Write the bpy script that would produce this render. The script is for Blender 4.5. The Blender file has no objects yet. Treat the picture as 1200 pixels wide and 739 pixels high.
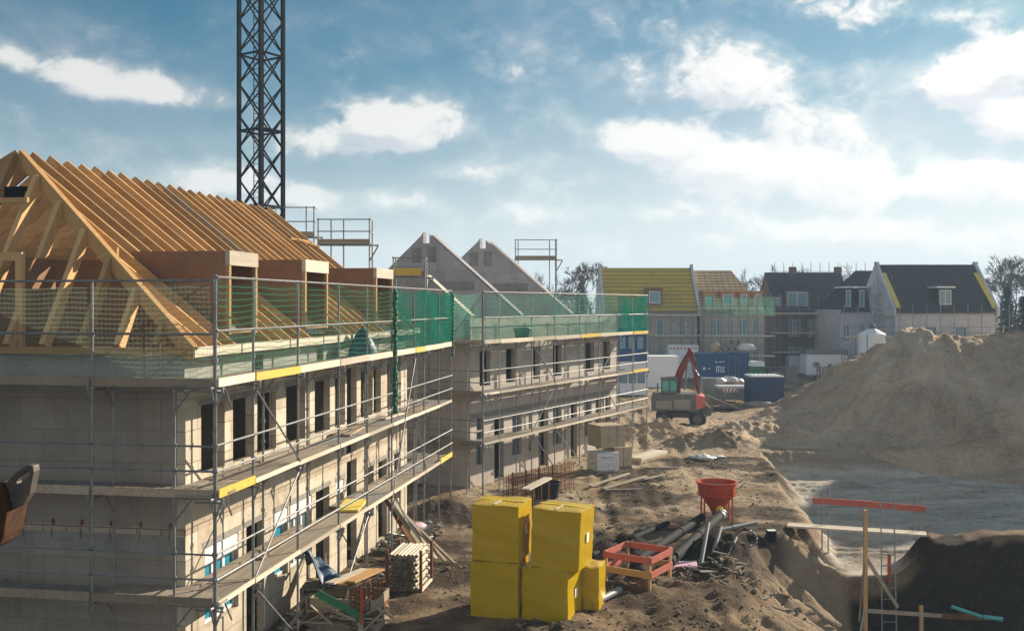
import bpy, math, random
import numpy as np
from mathutils import Vector, Matrix
R = math.radians
random.seed(7)
scene = bpy.context.scene
col = scene.collection
F, HZ, EYE = 1200.0, 357.0, 7.4          # photo calibration: focal length in px, horizon row, eye height

def at(px, py, d):                        # photo pixel at a depth
    return Vector(((px-600)/F*d, d, EYE-(py-HZ)/F*d))
def gnd(px, py, z=0.0):                   # photo pixel on a level
    d = F*(EYE-z)/(py-HZ)
    return Vector(((px-600)/F*d, d, z))

# ------------------------------------------------------------------ materials
MATS = {}
def new_mat(name):
    m = bpy.data.materials.new(name); m.use_nodes = True
    nt = m.node_tree
    return m, nt, nt.nodes['Principled BSDF']
def N(nt, typ, **kw):
    n = nt.nodes.new(typ)
    for k, v in kw.items():
        if k in n.inputs: n.inputs[k].default_value = v
        else: setattr(n, k, v)
    return n
def L(nt, a, b): nt.links.new(a, b)
def rgba(c): return (c[0], c[1], c[2], 1)
def ramp(nt, fac, stops):
    r = nt.nodes.new('ShaderNodeValToRGB')
    e = r.color_ramp.elements
    while len(e) < len(stops): e.new(0.5)
    for i, (p, c) in enumerate(stops):
        e[i].position = p; e[i].color = rgba(c)
    L(nt, fac, r.inputs['Fac'])
    return r.outputs['Color']
def mixc(nt, fac, a, b, mode='MIX'):
    m = nt.nodes.new('ShaderNodeMix'); m.data_type = 'RGBA'; m.blend_type = mode
    for s, v in ((m.inputs[0], fac), (m.inputs[6], a), (m.inputs[7], b)):
        if hasattr(v, 'links'): L(nt, v, s)
        else: s.default_value = v if isinstance(v, (int, float)) else rgba(v)
    return m.outputs[2]
def math_(nt, op, a, b=None, c=None, clamp=False):
    m = nt.nodes.new('ShaderNodeMath'); m.operation = op; m.use_clamp = clamp
    for i, v in enumerate((a, b, c)):
        if v is None: continue
        if hasattr(v, 'links'): L(nt, v, m.inputs[i])
        else: m.inputs[i].default_value = v
    return m.outputs[0]
def noise(nt, vec, scale, detail=4, rough=.55, dist=0):
    n = N(nt, 'ShaderNodeTexNoise'); n.inputs['Scale'].default_value = scale
    n.inputs['Detail'].default_value = detail; n.inputs['Roughness'].default_value = rough
    n.inputs['Distortion'].default_value = dist
    L(nt, vec, n.inputs['Vector'])
    return n.outputs['Fac']
def coords(nt, stretch=None):
    tc = nt.nodes.new('ShaderNodeTexCoord')
    if stretch is None: return tc.outputs['Object']
    mp = nt.nodes.new('ShaderNodeMapping'); mp.inputs['Scale'].default_value = stretch
    L(nt, tc.outputs['Object'], mp.inputs['Vector'])
    return mp.outputs['Vector']
def bump(nt, bs, h, strength=.3, dist=.02):
    b = nt.nodes.new('ShaderNodeBump'); b.inputs['Strength'].default_value = strength
    b.inputs['Distance'].default_value = dist
    L(nt, h, b.inputs['Height']); L(nt, b.outputs['Normal'], bs.inputs['Normal'])

def sstep_(nt, x, a, b):
    n = nt.nodes.new('ShaderNodeMapRange'); n.interpolation_type = 'SMOOTHSTEP'
    n.inputs['From Min'].default_value = a; n.inputs['From Max'].default_value = b
    L(nt, x, n.inputs['Value']); return n.outputs['Result']
def mat_mottle(name, c1, c2, scale=3, rough=.85, metal=0, stretch=None, bmp=.25, dirt=None, spec=.3):
    """two-tone weathered surface: coarse and fine noise, optional dirt patches"""
    m, nt, bs = new_mat(name)
    v = coords(nt, stretch)
    n1 = noise(nt, v, scale, 6, .65); n2 = noise(nt, v, scale*7, 3, .6)
    f = math_(nt, 'ADD', math_(nt, 'MULTIPLY', n1, .65), math_(nt, 'MULTIPLY', n2, .35))
    c = ramp(nt, f, [(.32, c1), (.68, c2)])
    if dirt:
        n3 = noise(nt, coords(nt), scale*.6+.4, 7, .7, .4)
        c = mixc(nt, math_(nt, 'MULTIPLY', math_(nt, 'SMOOTHSTEP' if False else 'SUBTRACT', n3, .5), 4, clamp=True), c, dirt)
    L(nt, c, bs.inputs['Base Color'])
    bs.inputs['Roughness'].default_value = rough; bs.inputs['Metallic'].default_value = metal
    bs.inputs['Specular IOR Level'].default_value = spec
    if bmp: bump(nt, bs, f, bmp, .01)
    MATS[name] = m
    return m
def mat_wood(name, c1, c2, axis='x', rough=.75):
    m, nt, bs = new_mat(name)
    s = {'x': (.6, 9, 9), 'y': (9, .6, 9), 'z': (9, 9, .6)}[axis]
    v = coords(nt, s)
    n1 = noise(nt, v, 1.6, 5, .6, .6); n2 = noise(nt, coords(nt), 1.1, 3, .6)
    oi = nt.nodes.new('ShaderNodeObjectInfo')
    f = math_(nt, 'ADD', math_(nt, 'MULTIPLY', n1, .6), math_(nt, 'MULTIPLY', n2, .4))
    c = ramp(nt, f, [(.3, c1), (.7, c2)])
    hv = nt.nodes.new('ShaderNodeHueSaturation')
    L(nt, c, hv.inputs['Color'])
    L(nt, math_(nt, 'MULTIPLY_ADD', oi.outputs['Random'], .62, .68), hv.inputs['Value'])
    L(nt, hv.outputs['Color'], bs.inputs['Base Color'])
    bs.inputs['Roughness'].default_value = rough; bs.inputs['Specular IOR Level'].default_value = .25
    bump(nt, bs, n1, .2, .006)
    MATS[name] = m
    return m
def mat_block(name, c1, c2, mortar, bw=1.0, bh=.5, ms=.006, dirt=(.2,.17,.13), rough=.9, dirtamt=.55):
    """masonry: brick texture on (x+y, z) so it runs along both kinds of wall"""
    m, nt, bs = new_mat(name)
    o = coords(nt)
    sp = nt.nodes.new('ShaderNodeSeparateXYZ'); L(nt, o, sp.inputs[0])
    cb = nt.nodes.new('ShaderNodeCombineXYZ')
    L(nt, math_(nt, 'ADD', sp.outputs[0], sp.outputs[1]), cb.inputs[0]); L(nt, sp.outputs[2], cb.inputs[1])
    br = nt.nodes.new('ShaderNodeTexBrick')
    br.inputs['Scale'].default_value = 1; br.inputs['Brick Width'].default_value = bw
    br.inputs['Row Height'].default_value = bh; br.inputs['Mortar Size'].default_value = ms
    br.inputs['Mortar Smooth'].default_value = .2
    br.inputs['Color1'].default_value = rgba(c1); br.inputs['Color2'].default_value = rgba(c2)
    br.inputs['Mortar'].default_value = rgba(mortar)
    L(nt, cb.outputs[0], br.inputs['Vector'])
    n = noise(nt, o, 1.3, 7, .68, .3)
    fac = math_(nt, 'MULTIPLY', math_(nt, 'MULTIPLY', math_(nt, 'SUBTRACT', n, .47), 4, clamp=True), dirtamt)
    mp = nt.nodes.new('ShaderNodeMapping'); mp.inputs['Scale'].default_value = (2.2, 2.2, .18); L(nt, o, mp.inputs['Vector'])
    st = noise(nt, mp.outputs[0], 1.5, 5, .7)
    fac2 = math_(nt, 'MULTIPLY', math_(nt, 'MULTIPLY', math_(nt, 'SUBTRACT', st, .54), 5, clamp=True), dirtamt*.7)
    c = mixc(nt, fac, br.outputs['Color'], dirt)
    c = mixc(nt, fac2, c, (dirt[0]*.8, dirt[1]*.8, dirt[2]*.75))
    fine = noise(nt, o, 30, 3)
    c = mixc(nt, .25, c, ramp(nt, fine, [(.35, (.3,.3,.3)), (.65, (.75,.75,.75))]), 'OVERLAY')
    L(nt, c, bs.inputs['Base Color'])
    bs.inputs['Roughness'].default_value = rough; bs.inputs['Specular IOR Level'].default_value = .2
    bump(nt, bs, math_(nt, 'ADD', math_(nt, 'MULTIPLY', br.outputs['Fac'], -1), math_(nt, 'MULTIPLY', fine, .3)), .5, .008)
    MATS[name] = m
    return m
def mat_plain(name, c, rough=.5, metal=0, spec=.5):
    m, nt, bs = new_mat(name)
    n = noise(nt, coords(nt), 4, 5, .65)
    L(nt, mixc(nt, math_(nt, 'MULTIPLY', math_(nt, 'SUBTRACT', n, .35), 1.2, clamp=True), c, tuple(x*.72 for x in c)), bs.inputs['Base Color'])
    bs.inputs['Roughness'].default_value = rough; bs.inputs['Metallic'].default_value = metal
    bs.inputs['Specular IOR Level'].default_value = spec
    MATS[name] = m
    return m
def mat_net(name, c, alpha, cell=.12, wave=.35, verts=True, veil=.22):
    """knotted safety net: strands on the sheet's UV (metres), see-through between them"""
    m, nt, bs = new_mat(name)
    out = nt.nodes['Material Output']
    tc = nt.nodes.new('ShaderNodeTexCoord')
    sp = nt.nodes.new('ShaderNodeSeparateXYZ'); L(nt, tc.outputs['UV'], sp.inputs[0])
    wob = noise(nt, tc.outputs['UV'], .9, 1, .4)
    yy = math_(nt, 'ADD', sp.outputs[1], math_(nt, 'MULTIPLY', wob, wave))
    def strand(x, w):
        f = math_(nt, 'FRACT', math_(nt, 'DIVIDE', x, cell))
        return math_(nt, 'LESS_THAN', f, w)
    h = strand(yy, .22)
    a = h
    if verts:
        v = strand(math_(nt, 'ADD', sp.outputs[0], math_(nt, 'MULTIPLY', wob, .1)), .14)
        a = math_(nt, 'MAXIMUM', h, math_(nt, 'MULTIPLY', v, .8))
    base = noise(nt, tc.outputs['UV'], .8, 4, .6)
    al = math_(nt, 'ADD', math_(nt, 'MULTIPLY', a, alpha), math_(nt, 'MULTIPLY', sstep_(nt, base, .3, .7), alpha*veil), clamp=True)
    tr = nt.nodes.new('ShaderNodeBsdfTransparent')
    df = nt.nodes.new('ShaderNodeBsdfDiffuse'); df.inputs[0].default_value = rgba(c)
    tl = nt.nodes.new('ShaderNodeBsdfTranslucent'); tl.inputs[0].default_value = rgba(c)
    m1 = nt.nodes.new('ShaderNodeMixShader'); m1.inputs[0].default_value = .45
    L(nt, df.outputs[0], m1.inputs[1]); L(nt, tl.outputs[0], m1.inputs[2])
    m2 = nt.nodes.new('ShaderNodeMixShader'); L(nt, al, m2.inputs[0])
    L(nt, tr.outputs[0], m2.inputs[1]); L(nt, m1.outputs[0], m2.inputs[2])
    L(nt, m2.outputs[0], out.inputs['Surface'])
    nt.nodes.remove(bs)
    MATS[name] = m
    return m

pine = mat_wood('pine', (.38,.205,.075), (.56,.345,.145))
pine_y = mat_wood('pine_cross', (.37,.205,.078), (.58,.36,.155), 'y')
pine_z = mat_wood('pine_upright', (.37,.21,.085), (.55,.35,.16), 'z')
old_wood = mat_wood('weathered_wood', (.20,.15,.10), (.42,.34,.24))
pale_wood = mat_wood('pale_board', (.45,.38,.28), (.66,.58,.46))
brown_board = mat_mottle('brown_board', (.19,.095,.05), (.27,.145,.08), 1.4, .8, bmp=.05)
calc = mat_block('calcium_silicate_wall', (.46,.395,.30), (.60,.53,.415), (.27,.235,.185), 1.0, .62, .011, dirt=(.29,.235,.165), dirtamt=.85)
calc_shaded = mat_block('shaded_gable_wall', (.275,.235,.19), (.315,.27,.215), (.21,.18,.145), 1.0, .62, .008, dirt=(.20,.16,.115))  # facade blocks again, darkened to stand in for the gable's shade
calc2 = mat_block('pale_block_wall', (.44,.39,.33), (.52,.465,.40), (.36,.32,.28), 1.0, .5, .006, dirt=(.28,.24,.20))
party = mat_block('grey_party_wall', (.36,.33,.325), (.43,.40,.39), (.28,.26,.25), .9, .45, .005, dirt=(.23,.21,.205))
brick_small = mat_block('small_brick', (.46,.39,.29), (.36,.29,.21), (.16,.13,.10), .5, .22, .012, dirt=(.17,.13,.09))
MATS['room'] = mat_mottle('room_wall', (.10,.085,.07), (.16,.14,.115), 1.5, .9)  # dark colour so the rooms behind the openings look unlit
concrete = mat_mottle('concrete', (.20,.19,.165), (.33,.31,.27), 1.6, .9, bmp=.3, dirt=(.15,.135,.11))
green_conc = mat_mottle('damp_concrete', (.24,.25,.21), (.38,.38,.32), 1.2, .9, bmp=.2)
steel = mat_mottle('galvanised_tube', (.16,.165,.17), (.34,.34,.335), 5, .5, .55, bmp=.1, dirt=(.20,.17,.14), spec=.5)
deck_steel = mat_mottle('deck_plate', (.17,.165,.155), (.30,.29,.27), 2.5, .7, .25, bmp=.2, dirt=(.16,.13,.10))
deck_wood = mat_wood('deck_plank', (.20,.165,.125), (.38,.32,.25))
yellow_board = mat_mottle('yellow_board', (.55,.36,.05), (.72,.50,.09), 3, .7, bmp=.1)
dark_steel = mat_mottle('crane_steel', (.003,.003,.004), (.007,.007,.009), 4, .85, 0, bmp=.1, spec=.05)
net_near = mat_net('net_grey_green', (.26,.36,.27), .30, .09, .10)
net_mid = mat_net('net_green', (.08,.25,.15), .48, .12, .16)
net_dark = mat_net('net_dark_green', (.008,.17,.115), 1.0, .12, .22, veil=.6)
net_pale = mat_net('net_pale_teal', (.12,.33,.25), .68, .10, .15, veil=.5)
net_bunch = mat_plain('net_bundle', (.012,.15,.075), .8)
white_frame = mat_plain('white_frame', (.75,.75,.73), .4)
blue_film = mat_mottle('blue_film', (.012,.17,.27), (.03,.30,.40), 6, .35, bmp=.4)
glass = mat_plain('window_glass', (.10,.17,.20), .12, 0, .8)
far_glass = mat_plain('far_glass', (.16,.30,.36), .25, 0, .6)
tarp = mat_mottle('blue_tarp', (.008,.035,.075), (.02,.07,.13), 3, .5, bmp=.4)
black_plastic = mat_plain('black_plastic', (.013,.013,.014), .8, 0, .12)
grey_pipe = mat_plain('grey_pipe', (.20,.20,.19), .5)
MATS['lug'] = mat_mottle('worn_lug', (.06,.05,.04), (.15,.13,.11), 8, .6, .5, bmp=.4)
shaded_rust = mat_mottle('shaded_rust', (.018,.009,.005), (.09,.036,.011), 9, .85, .2, bmp=.7)  # beam rust darkened to stand in for its shade
rust = mat_mottle('rust', (.10,.035,.012), (.26,.11,.035), 5, .85, .2, bmp=.5)
boom_red = mat_mottle('boom_red', (.16,.014,.010), (.25,.026,.016), 3, .55, bmp=.1, dirt=(.14,.06,.04))
red_paint = mat_mottle('red_paint', (.42,.050,.014), (.56,.078,.022), 3, .5, bmp=.1, dirt=(.30,.09,.05))
red_board = mat_mottle('red_board', (.42,.10,.07), (.55,.16,.11), 3, .75, bmp=.1)
pink_foam = mat_mottle('pink_foam', (.66,.40,.50), (.76,.52,.62), 5, .7, bmp=.05)
yellow_lim = mat_mottle('yellow_cap', (.70,.50,.02), (.75,.58,.03), 5, .5, bmp=.1)
green_paint = mat_plain('green_paint', (.012,.17,.055), .5)
white_paint = mat_plain('white_paint', (.84,.85,.85), .5)
blue_paint = mat_mottle('blue_paint', (.010,.060,.19), (.020,.095,.26), 2, .5, bmp=.1, dirt=(.05,.08,.14))
navy = mat_plain('navy_sheet', (.010,.045,.13), .6)
grey_paint = mat_mottle('grey_plant_paint', (.085,.085,.08), (.15,.145,.135), 3, .6, bmp=.1)
rubber = mat_plain('rubber', (.02,.02,.02), .85)
cab_glass = mat_plain('cab_glass', (.10,.40,.38), .15, 0, .8)
roof_tile = mat_block('dark_roof_tile', (.050,.052,.058), (.068,.068,.072), (.02,.02,.022), .35, .32, .03, dirt=(.05,.047,.045), rough=.8)
roof_yellow = mat_block('yellow_roof_board', (.46,.31,.035), (.55,.38,.045), (.22,.14,.025), 9, .42, .05, dirt=(.36,.27,.05), dirtamt=.3)
brick_dark = mat_block('dark_brick', (.13,.075,.05), (.18,.105,.075), (.20,.17,.15), .25, .08, .01, dirt=(.12,.08,.06))
far_wall = mat_block('far_render', (.50,.495,.50), (.57,.56,.56), (.38,.37,.40), 1.0, .5, .01, dirt=(.36,.34,.35))
tan_wall = mat_block('tan_render', (.44,.40,.34), (.50,.46,.40), (.33,.30,.26), 1.0, .5, .01, dirt=(.32,.28,.24))
insul = mat_mottle('yellow_insulation', (.60,.46,.07), (.70,.56,.14), 8, .95, bmp=.6)
tan_pack = mat_mottle('tan_block', (.33,.26,.17), (.47,.39,.27), 4, .85, bmp=.2)
white_wrap = mat_mottle('white_wrap', (.48,.46,.44), (.74,.73,.72), 5, .35, bmp=.5)
bark = mat_mottle('bark', (.055,.045,.038), (.10,.085,.07), 4, .9, bmp=.2)
needle = mat_mottle('needles', (.018,.035,.022), (.035,.06,.035), 6, .9, bmp=0)
MATS['pale_clod'] = mat_mottle('pale_clod', (.28,.20,.125), (.50,.38,.26), 2.5, .95, bmp=.4)
MATS['clod'] = mat_mottle('clod', (.13,.088,.052), (.27,.20,.125), 2.5, .95, bmp=.4)
soil_lump = mat_mottle('soil_lump', (.085,.058,.036), (.21,.15,.095), 2.5, .95, bmp=.4)
dark_soil = mat_mottle('dark_soil', (.03,.022,.015), (.085,.06,.04), 2.5, .95, bmp=.5)

def mat_wrap():
    m, nt, bs = new_mat('yellow_wrap')
    v = coords(nt)
    mp = nt.nodes.new('ShaderNodeMapping'); mp.inputs['Scale'].default_value = (1, 1, 5); L(nt, v, mp.inputs[0])
    n = noise(nt, mp.outputs[0], 2.2, 6, .6, 1.2); n2 = noise(nt, v, 9, 4, .6, 1.5)
    f = math_(nt, 'ADD', math_(nt, 'MULTIPLY', n, .6), math_(nt, 'MULTIPLY', n2, .4))
    c = ramp(nt, f, [(.25, (.46,.29,.002)), (.75, (.55,.36,.004))])
    L(nt, c, bs.inputs['Base Color'])
    L(nt, math_(nt, 'MULTIPLY_ADD', n2, .25, .12), bs.inputs['Roughness']); bs.inputs['Specular IOR Level'].default_value = .5
    vo = N(nt, 'ShaderNodeTexVoronoi', feature='DISTANCE_TO_EDGE'); vo.inputs['Scale'].default_value = 2.6; L(nt, mixc(nt, .12, v, n2), vo.inputs['Vector'])
    cr = math_(nt, 'MULTIPLY', math_(nt, 'SUBTRACT', .10, vo.outputs['Distance'], clamp=True), 2.5)
    bump(nt, bs, math_(nt, 'ADD', math_(nt, 'ADD', f, cr), math_(nt, 'MULTIPLY', noise(nt, mp.outputs[0], 12, 3, .6, 2.5), .04)), .16, .03)
    MATS['wrap'] = m
    return m
wrap = mat_wrap()

# ------------------------------------------------------------------ mesh builder
class MB:
    def __init__(s): s.v = []; s.f = []; s.uv = None
    def add(s, vs, fs):
        k = len(s.v); s.v += [tuple(p) for p in vs]; s.f += [tuple(i+k for i in f) for f in fs]; return s
    def box(s, x0, x1, y0, y1, z0, z1, M=None):
        vs = [Vector((x, y, z)) for z in (z0, z1) for y in (y0, y1) for x in (x0, x1)]
        if M is not None: vs = [M @ p for p in vs]
        return s.add(vs, [(0,2,3,1),(4,5,7,6),(0,1,5,4),(2,6,7,3),(0,4,6,2),(1,3,7,5)])
    def bar(s, p, q, w, h, up=(0,0,1)):
        p = Vector(p); q = Vector(q); d = (q-p).normalized(); up = Vector(up)
        sd = d.cross(up)
        if sd.length < 1e-4: sd = d.cross(Vector((1,0,0)))
        sd.normalize(); u = sd.cross(d).normalized()
        a, b = sd*w/2, u*h/2
        vs = [p-a-b, p+a-b, p+a+b, p-a+b, q-a-b, q+a-b, q+a+b, q-a+b]
        return s.add(vs, [(0,3,2,1),(4,5,6,7),(0,1,5,4),(1,2,6,5),(2,3,7,6),(3,0,4,7)])
    def tube(s, p, q, r, n=6, r2=None, cap=True):
        p = Vector(p); q = Vector(q); d = (q-p).normalized(); r2 = r if r2 is None else r2
        a = d.orthogonal().normalized(); b = d.cross(a)
        vs = []
        for c, rr in ((p, r), (q, r2)):
            for i in range(n):
                t = 2*math.pi*i/n; vs.append(c+(a*math.cos(t)+b*math.sin(t))*rr)
        fs = [(i, (i+1)%n, n+(i+1)%n, n+i) for i in range(n)]
        if cap: fs += [tuple(reversed(range(n))), tuple(range(n, 2*n))]
        return s.add(vs, fs)
    def path(s, pts, r, n=6):
        for a, b in zip(pts[:-1], pts[1:]): s.tube(a, b, r, n)
        return s
    def prism(s, pts, off):
        """flat polygon (3-D points) given thickness by the vector off"""
        off = Vector(off); n = len(pts); pts = [Vector(p) for p in pts]
        vs = pts+[p+off for p in pts]
        fs = [tuple(reversed(range(n))), tuple(range(n, 2*n))]+[(i, (i+1)%n, n+(i+1)%n, n+i) for i in range(n)]
        return s.add(vs, fs)
    def lathe(s, prof, n=24, c=(0,0,0), cap=True):
        cx, cy, cz = c; vs = []
        for r, z in prof:
            for i in range(n):
                t = 2*math.pi*i/n; vs.append((cx+r*math.cos(t), cy+r*math.sin(t), cz+z))
        fs = []
        for k in range(len(prof)-1):
            for i in range(n): fs.append((k*n+i, k*n+(i+1)%n, (k+1)*n+(i+1)%n, (k+1)*n+i))
        if cap: fs += [tuple(reversed(range(n))), tuple(range((len(prof)-1)*n, len(prof)*n))]
        return s.add(vs, fs)
    def lump(s, c, rx, ry, rz, seed=0, n=10, m=7, amp=.25):
        rnd = random.Random(seed); vs = []; c = Vector(c)
        ph = [rnd.uniform(0, 6.28) for _ in range(6)]
        for j in range(m+1):
            th = math.pi*j/m
            for i in range(n):
                t = 2*math.pi*i/n
                k = 1+amp*(math.sin(2*t+ph[0])*.4+math.sin(3*t+ph[1]+2*th)*.4+math.sin(5*th+ph[2])*.3)+rnd.uniform(-amp, amp)*.35
                if j in (0, m): k = 1
                vs.append(c+Vector((rx*k*math.sin(th)*math.cos(t), ry*k*math.sin(th)*math.sin(t), rz*k*math.cos(th))))
        fs = [(j*n+i, (j+1)*n+i, (j+1)*n+(i+1)%n, j*n+(i+1)%n) for j in range(m) for i in range(n)]
        return s.add(vs, fs)
    def wall(s, x0, x1, z0, z1, holes, y0, y1, T=lambda x, y, z: (x, y, z)):
        """wall slab with rectangular holes (x0,x1,z0,z1); clean reveals, no inner faces"""
        xs = sorted({x0, x1, *[min(max(v, x0), x1) for h in holes for v in h[:2]]})
        zs = sorted({z0, z1, *[min(max(v, z0), z1) for h in holes for v in h[2:]]})
        nx, nz = len(xs)-1, len(zs)-1
        def solid(i, k):
            if i < 0 or k < 0 or i >= nx or k >= nz: return False
            cx, cz = (xs[i]+xs[i+1])/2, (zs[k]+zs[k+1])/2
            return not any(h[0] < cx < h[1] and h[2] < cz < h[3] for h in holes)
        idx = {}
        def V(i, k, y):
            key = (i, k, y)
            if key not in idx:
                idx[key] = len(s.v); s.v.append(tuple(T(xs[i], y, zs[k])))
            return idx[key]
        for i in range(nx):
            for k in range(nz):
                if not solid(i, k): continue
                s.f.append((V(i,k,y0), V(i+1,k,y0), V(i+1,k+1,y0), V(i,k+1,y0)))
                s.f.append((V(i,k,y1), V(i,k+1,y1), V(i+1,k+1,y1), V(i+1,k,y1)))
                if not solid(i-1, k): s.f.append((V(i,k,y0), V(i,k+1,y0), V(i,k+1,y1), V(i,k,y1)))
                if not solid(i+1, k): s.f.append((V(i+1,k,y0), V(i+1,k,y1), V(i+1,k+1,y1), V(i+1,k+1,y0)))
                if not solid(i, k-1): s.f.append((V(i,k,y0), V(i,k,y1), V(i+1,k,y1), V(i+1,k,y0)))
                if not solid(i, k+1): s.f.append((V(i,k+1,y0), V(i+1,k+1,y0), V(i+1,k+1,y1), V(i,k+1,y1)))
        return s
    def build(s, name, mat, parent=None, label=None, smooth=False, bev=0, fix=True):
        me = bpy.data.meshes.new(name); me.from_pydata(s.v, [], s.f); me.update()
        if fix:
            import bmesh
            bm = bmesh.new(); bm.from_mesh(me); bmesh.ops.recalc_face_normals(bm, faces=bm.faces); bm.to_mesh(me); bm.free()
        if smooth:
            me.shade_smooth()
            if name in ('foil_block', 'cloth'): me.set_sharp_from_angle(angle=R(38))
        o = bpy.data.objects.new(name, me); col.objects.link(o)
        me.materials.append(mat)
        if parent: o.parent = parent
        if label: o['label'] = label
        if bev:
            b = o.modifiers.new('bevel', 'BEVEL'); b.width = bev; b.segments = 2; b.limit_method = 'ANGLE'
        return o

def tag(o, label, cat, group=None):
    o['label'] = label; o['category'] = cat
    if group: o['group'] = group
    return o
def thing(name, label, cat, loc=(0,0,0), rz=0, group=None):
    o = bpy.data.objects.new(name, None); col.objects.link(o); o.empty_display_size = .2
    o.location = loc; o.rotation_euler = (0, 0, rz)
    return tag(o, label, cat, group)
def net_sheet(pts, name, mat, parent, z0, z1, sag=.05, seed=0, nz=10, label=None):
    """hanging net along a polyline in plan (local coords), UV in metres"""
    rnd = random.Random(seed)
    P = []; dist = 0
    for (a, b) in zip(pts[:-1], pts[1:]):
        a = Vector(a); b = Vector(b); n = max(2, int((b-a).length/.25))
        for i in range(n): P.append((a.lerp(b, i/n), dist+(b-a).length*i/n, i/n))
        dist += (b-a).length
    P.append((Vector(pts[-1]), dist, 1.0))
    dirn = (Vector(pts[-1])-Vector(pts[0])).normalized(); nrm = Vector((dirn.y, -dirn.x))
    vs, uv, fs = [], [], []
    for k in range(nz+1):
        for (p, d, fr) in P:
            t = k/nz
            off = sag*(math.sin(d*2.1+seed+t*2)*math.sin(math.pi*t)+.3*math.sin(d*5.3+seed*2+t*5))
            q = p+nrm*off
            zz = z0+(z1-z0)*t-(0.10*math.sin(math.pi*fr) if k == nz else 0)*1.0
            vs.append((q.x, q.y, zz)); uv.append((d, zz))
    n = len(P)
    for k in range(nz):
        for i in range(n-1): fs.append((k*n+i, k*n+i+1, (k+1)*n+i+1, (k+1)*n+i))
    me = bpy.data.meshes.new(name); me.from_pydata(vs, [], fs)
    ul = me.uv_layers.new(name='uv')
    for l in me.loops: ul.data[l.index].uv = uv[l.vertex_index]
    me.shade_smooth()
    o = bpy.data.objects.new(name, me); col.objects.link(o); me.materials.append(mat); o.parent = parent
    if label: o['label'] = label
    return o
# ------------------------------------------------------------------ camera, light, sky
cam = bpy.data.cameras.new('camera'); cam.lens = 36; cam.sensor_width = 36; cam.sensor_fit = 'HORIZONTAL'
cam.shift_y = -(369.5-HZ)/1200; cam.clip_start = .1; cam.clip_end = 5000
co = bpy.data.objects.new('camera', cam); col.objects.link(co)
co.location = (0, 0, EYE); co.rotation_euler = (R(90), 0, 0)
scene.camera = co
SUN_AZ, SUN_EL = R(49), R(22)             # azimuth clockwise from +Y
sdir = Vector((math.sin(SUN_AZ)*math.cos(SUN_EL), math.cos(SUN_AZ)*math.cos(SUN_EL), math.sin(SUN_EL)))
sl = bpy.data.lights.new('sun', 'SUN'); sl.energy = 5.0; sl.angle = R(.6); sl.color = (1, .87, .70)
so = bpy.data.objects.new('sun', sl); col.objects.link(so)
so.rotation_euler = (-sdir).to_track_quat('-Z', 'Y').to_euler(); so.location = (30, 30, 60)
scene.view_settings.view_transform = 'Standard'; scene.view_settings.look = 'None'
scene.view_settings.exposure = 0.95; scene.view_settings.gamma = 1
scene.view_settings.use_curve_mapping = False
scene.cycles.max_bounces = 8; scene.cycles.transparent_max_bounces = 24; scene.cycles.volume_bounces = 1
scene.cycles.use_denoising = True

w = bpy.data.worlds.new('World'); scene.world = w; w.use_nodes = True
nt = w.node_tree
for n in list(nt.nodes): nt.nodes.remove(n)
out = nt.nodes.new('ShaderNodeOutputWorld')
sky = nt.nodes.new('ShaderNodeTexSky'); sky.sky_type = 'NISHITA'; sky.sun_disc = False
sky.sun_elevation = SUN_EL; sky.sun_rotation = SUN_AZ
sky.air_density = 1.0; sky.dust_density = 0.6; sky.ozone_density = 2.0
bg1 = nt.nodes.new('ShaderNodeBackground'); bg1.inputs['Strength'].default_value = .05
L(nt, mixc(nt, 1.0, sky.outputs[0], (.17, .60, .69), 'MULTIPLY'), bg1.inputs['Color'])
tc = nt.nodes.new('ShaderNodeTexCoord'); sp = nt.nodes.new('ShaderNodeSeparateXYZ')
L(nt, tc.outputs['Generated'], sp.inputs[0])
az = math_(nt, 'ARCTAN2', sp.outputs[0], sp.outputs[1]); el = math_(nt, 'ARCSINE', sp.outputs[2])
cb = nt.nodes.new('ShaderNodeCombineXYZ'); L(nt, az, cb.inputs[0]); L(nt, el, cb.inputs[1])
P = cb.outputs[0]
mp = nt.nodes.new('ShaderNodeMapping'); mp.inputs['Scale'].default_value = (1, 1.4, 1); L(nt, P, mp.inputs[0])
fb = noise(nt, mp.outputs[0], 11, 13, .56, .25)
fb2 = noise(nt, mp.outputs[0], 3.2, 8, .62, .5)
def skypt(px, py):
    a = math.atan((px-600)/F); return a, math.atan((HZ-py)/F*math.cos(a))
def sstep(x, a, b):
    n = nt.nodes.new('ShaderNodeMapRange'); n.interpolation_type = 'SMOOTHSTEP'
    n.inputs['From Min'].default_value = a; n.inputs['From Max'].default_value = b
    L(nt, x, n.inputs['Value']); return n.outputs['Result']
BLOBS = [  # photo centre, radii in px, tilt, strength : cumulus standing in fixed directions of the sky
 (862,84,66,44,12,1.45), (925,125,85,40,30,.6), (1000,150,110,46,15,.5), (1162,84,90,34,-14,1.4), (1195,140,50,28,10,1.35),
 (790,168,100,26,6,1.15), (890,196,165,38,12,1.25), (1010,222,140,40,6,.8), (1150,212,90,34,0,1.1), (780,250,90,16,4,.6), (1000,268,240,22,0,.7), (1180,270,120,30,0,.6),
 (455,148,84,32,-6,1.25), (388,168,66,24,0,.9), (160,104,82,20,4,1.15), (6,66,26,17,20,.8), (250,212,62,19,0,.9),
 (470,236,55,18,0,.8), (350,232,60,16,0,.5), (610,84,50,15,4,.42), (640,250,70,16,0,.5), (700,66,120,40,-12,.22), (1060,18,190,20,6,.40), (960,95,60,20,30,.35), (700,215,120,30,5,.30), (560,200,60,14,0,.35),
 (-300,120,200,60,0,.8), (1600,100,240,90,0,.8), (1500,240,260,40,0,.8), (-600,220,260,50,0,.8)]
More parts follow.
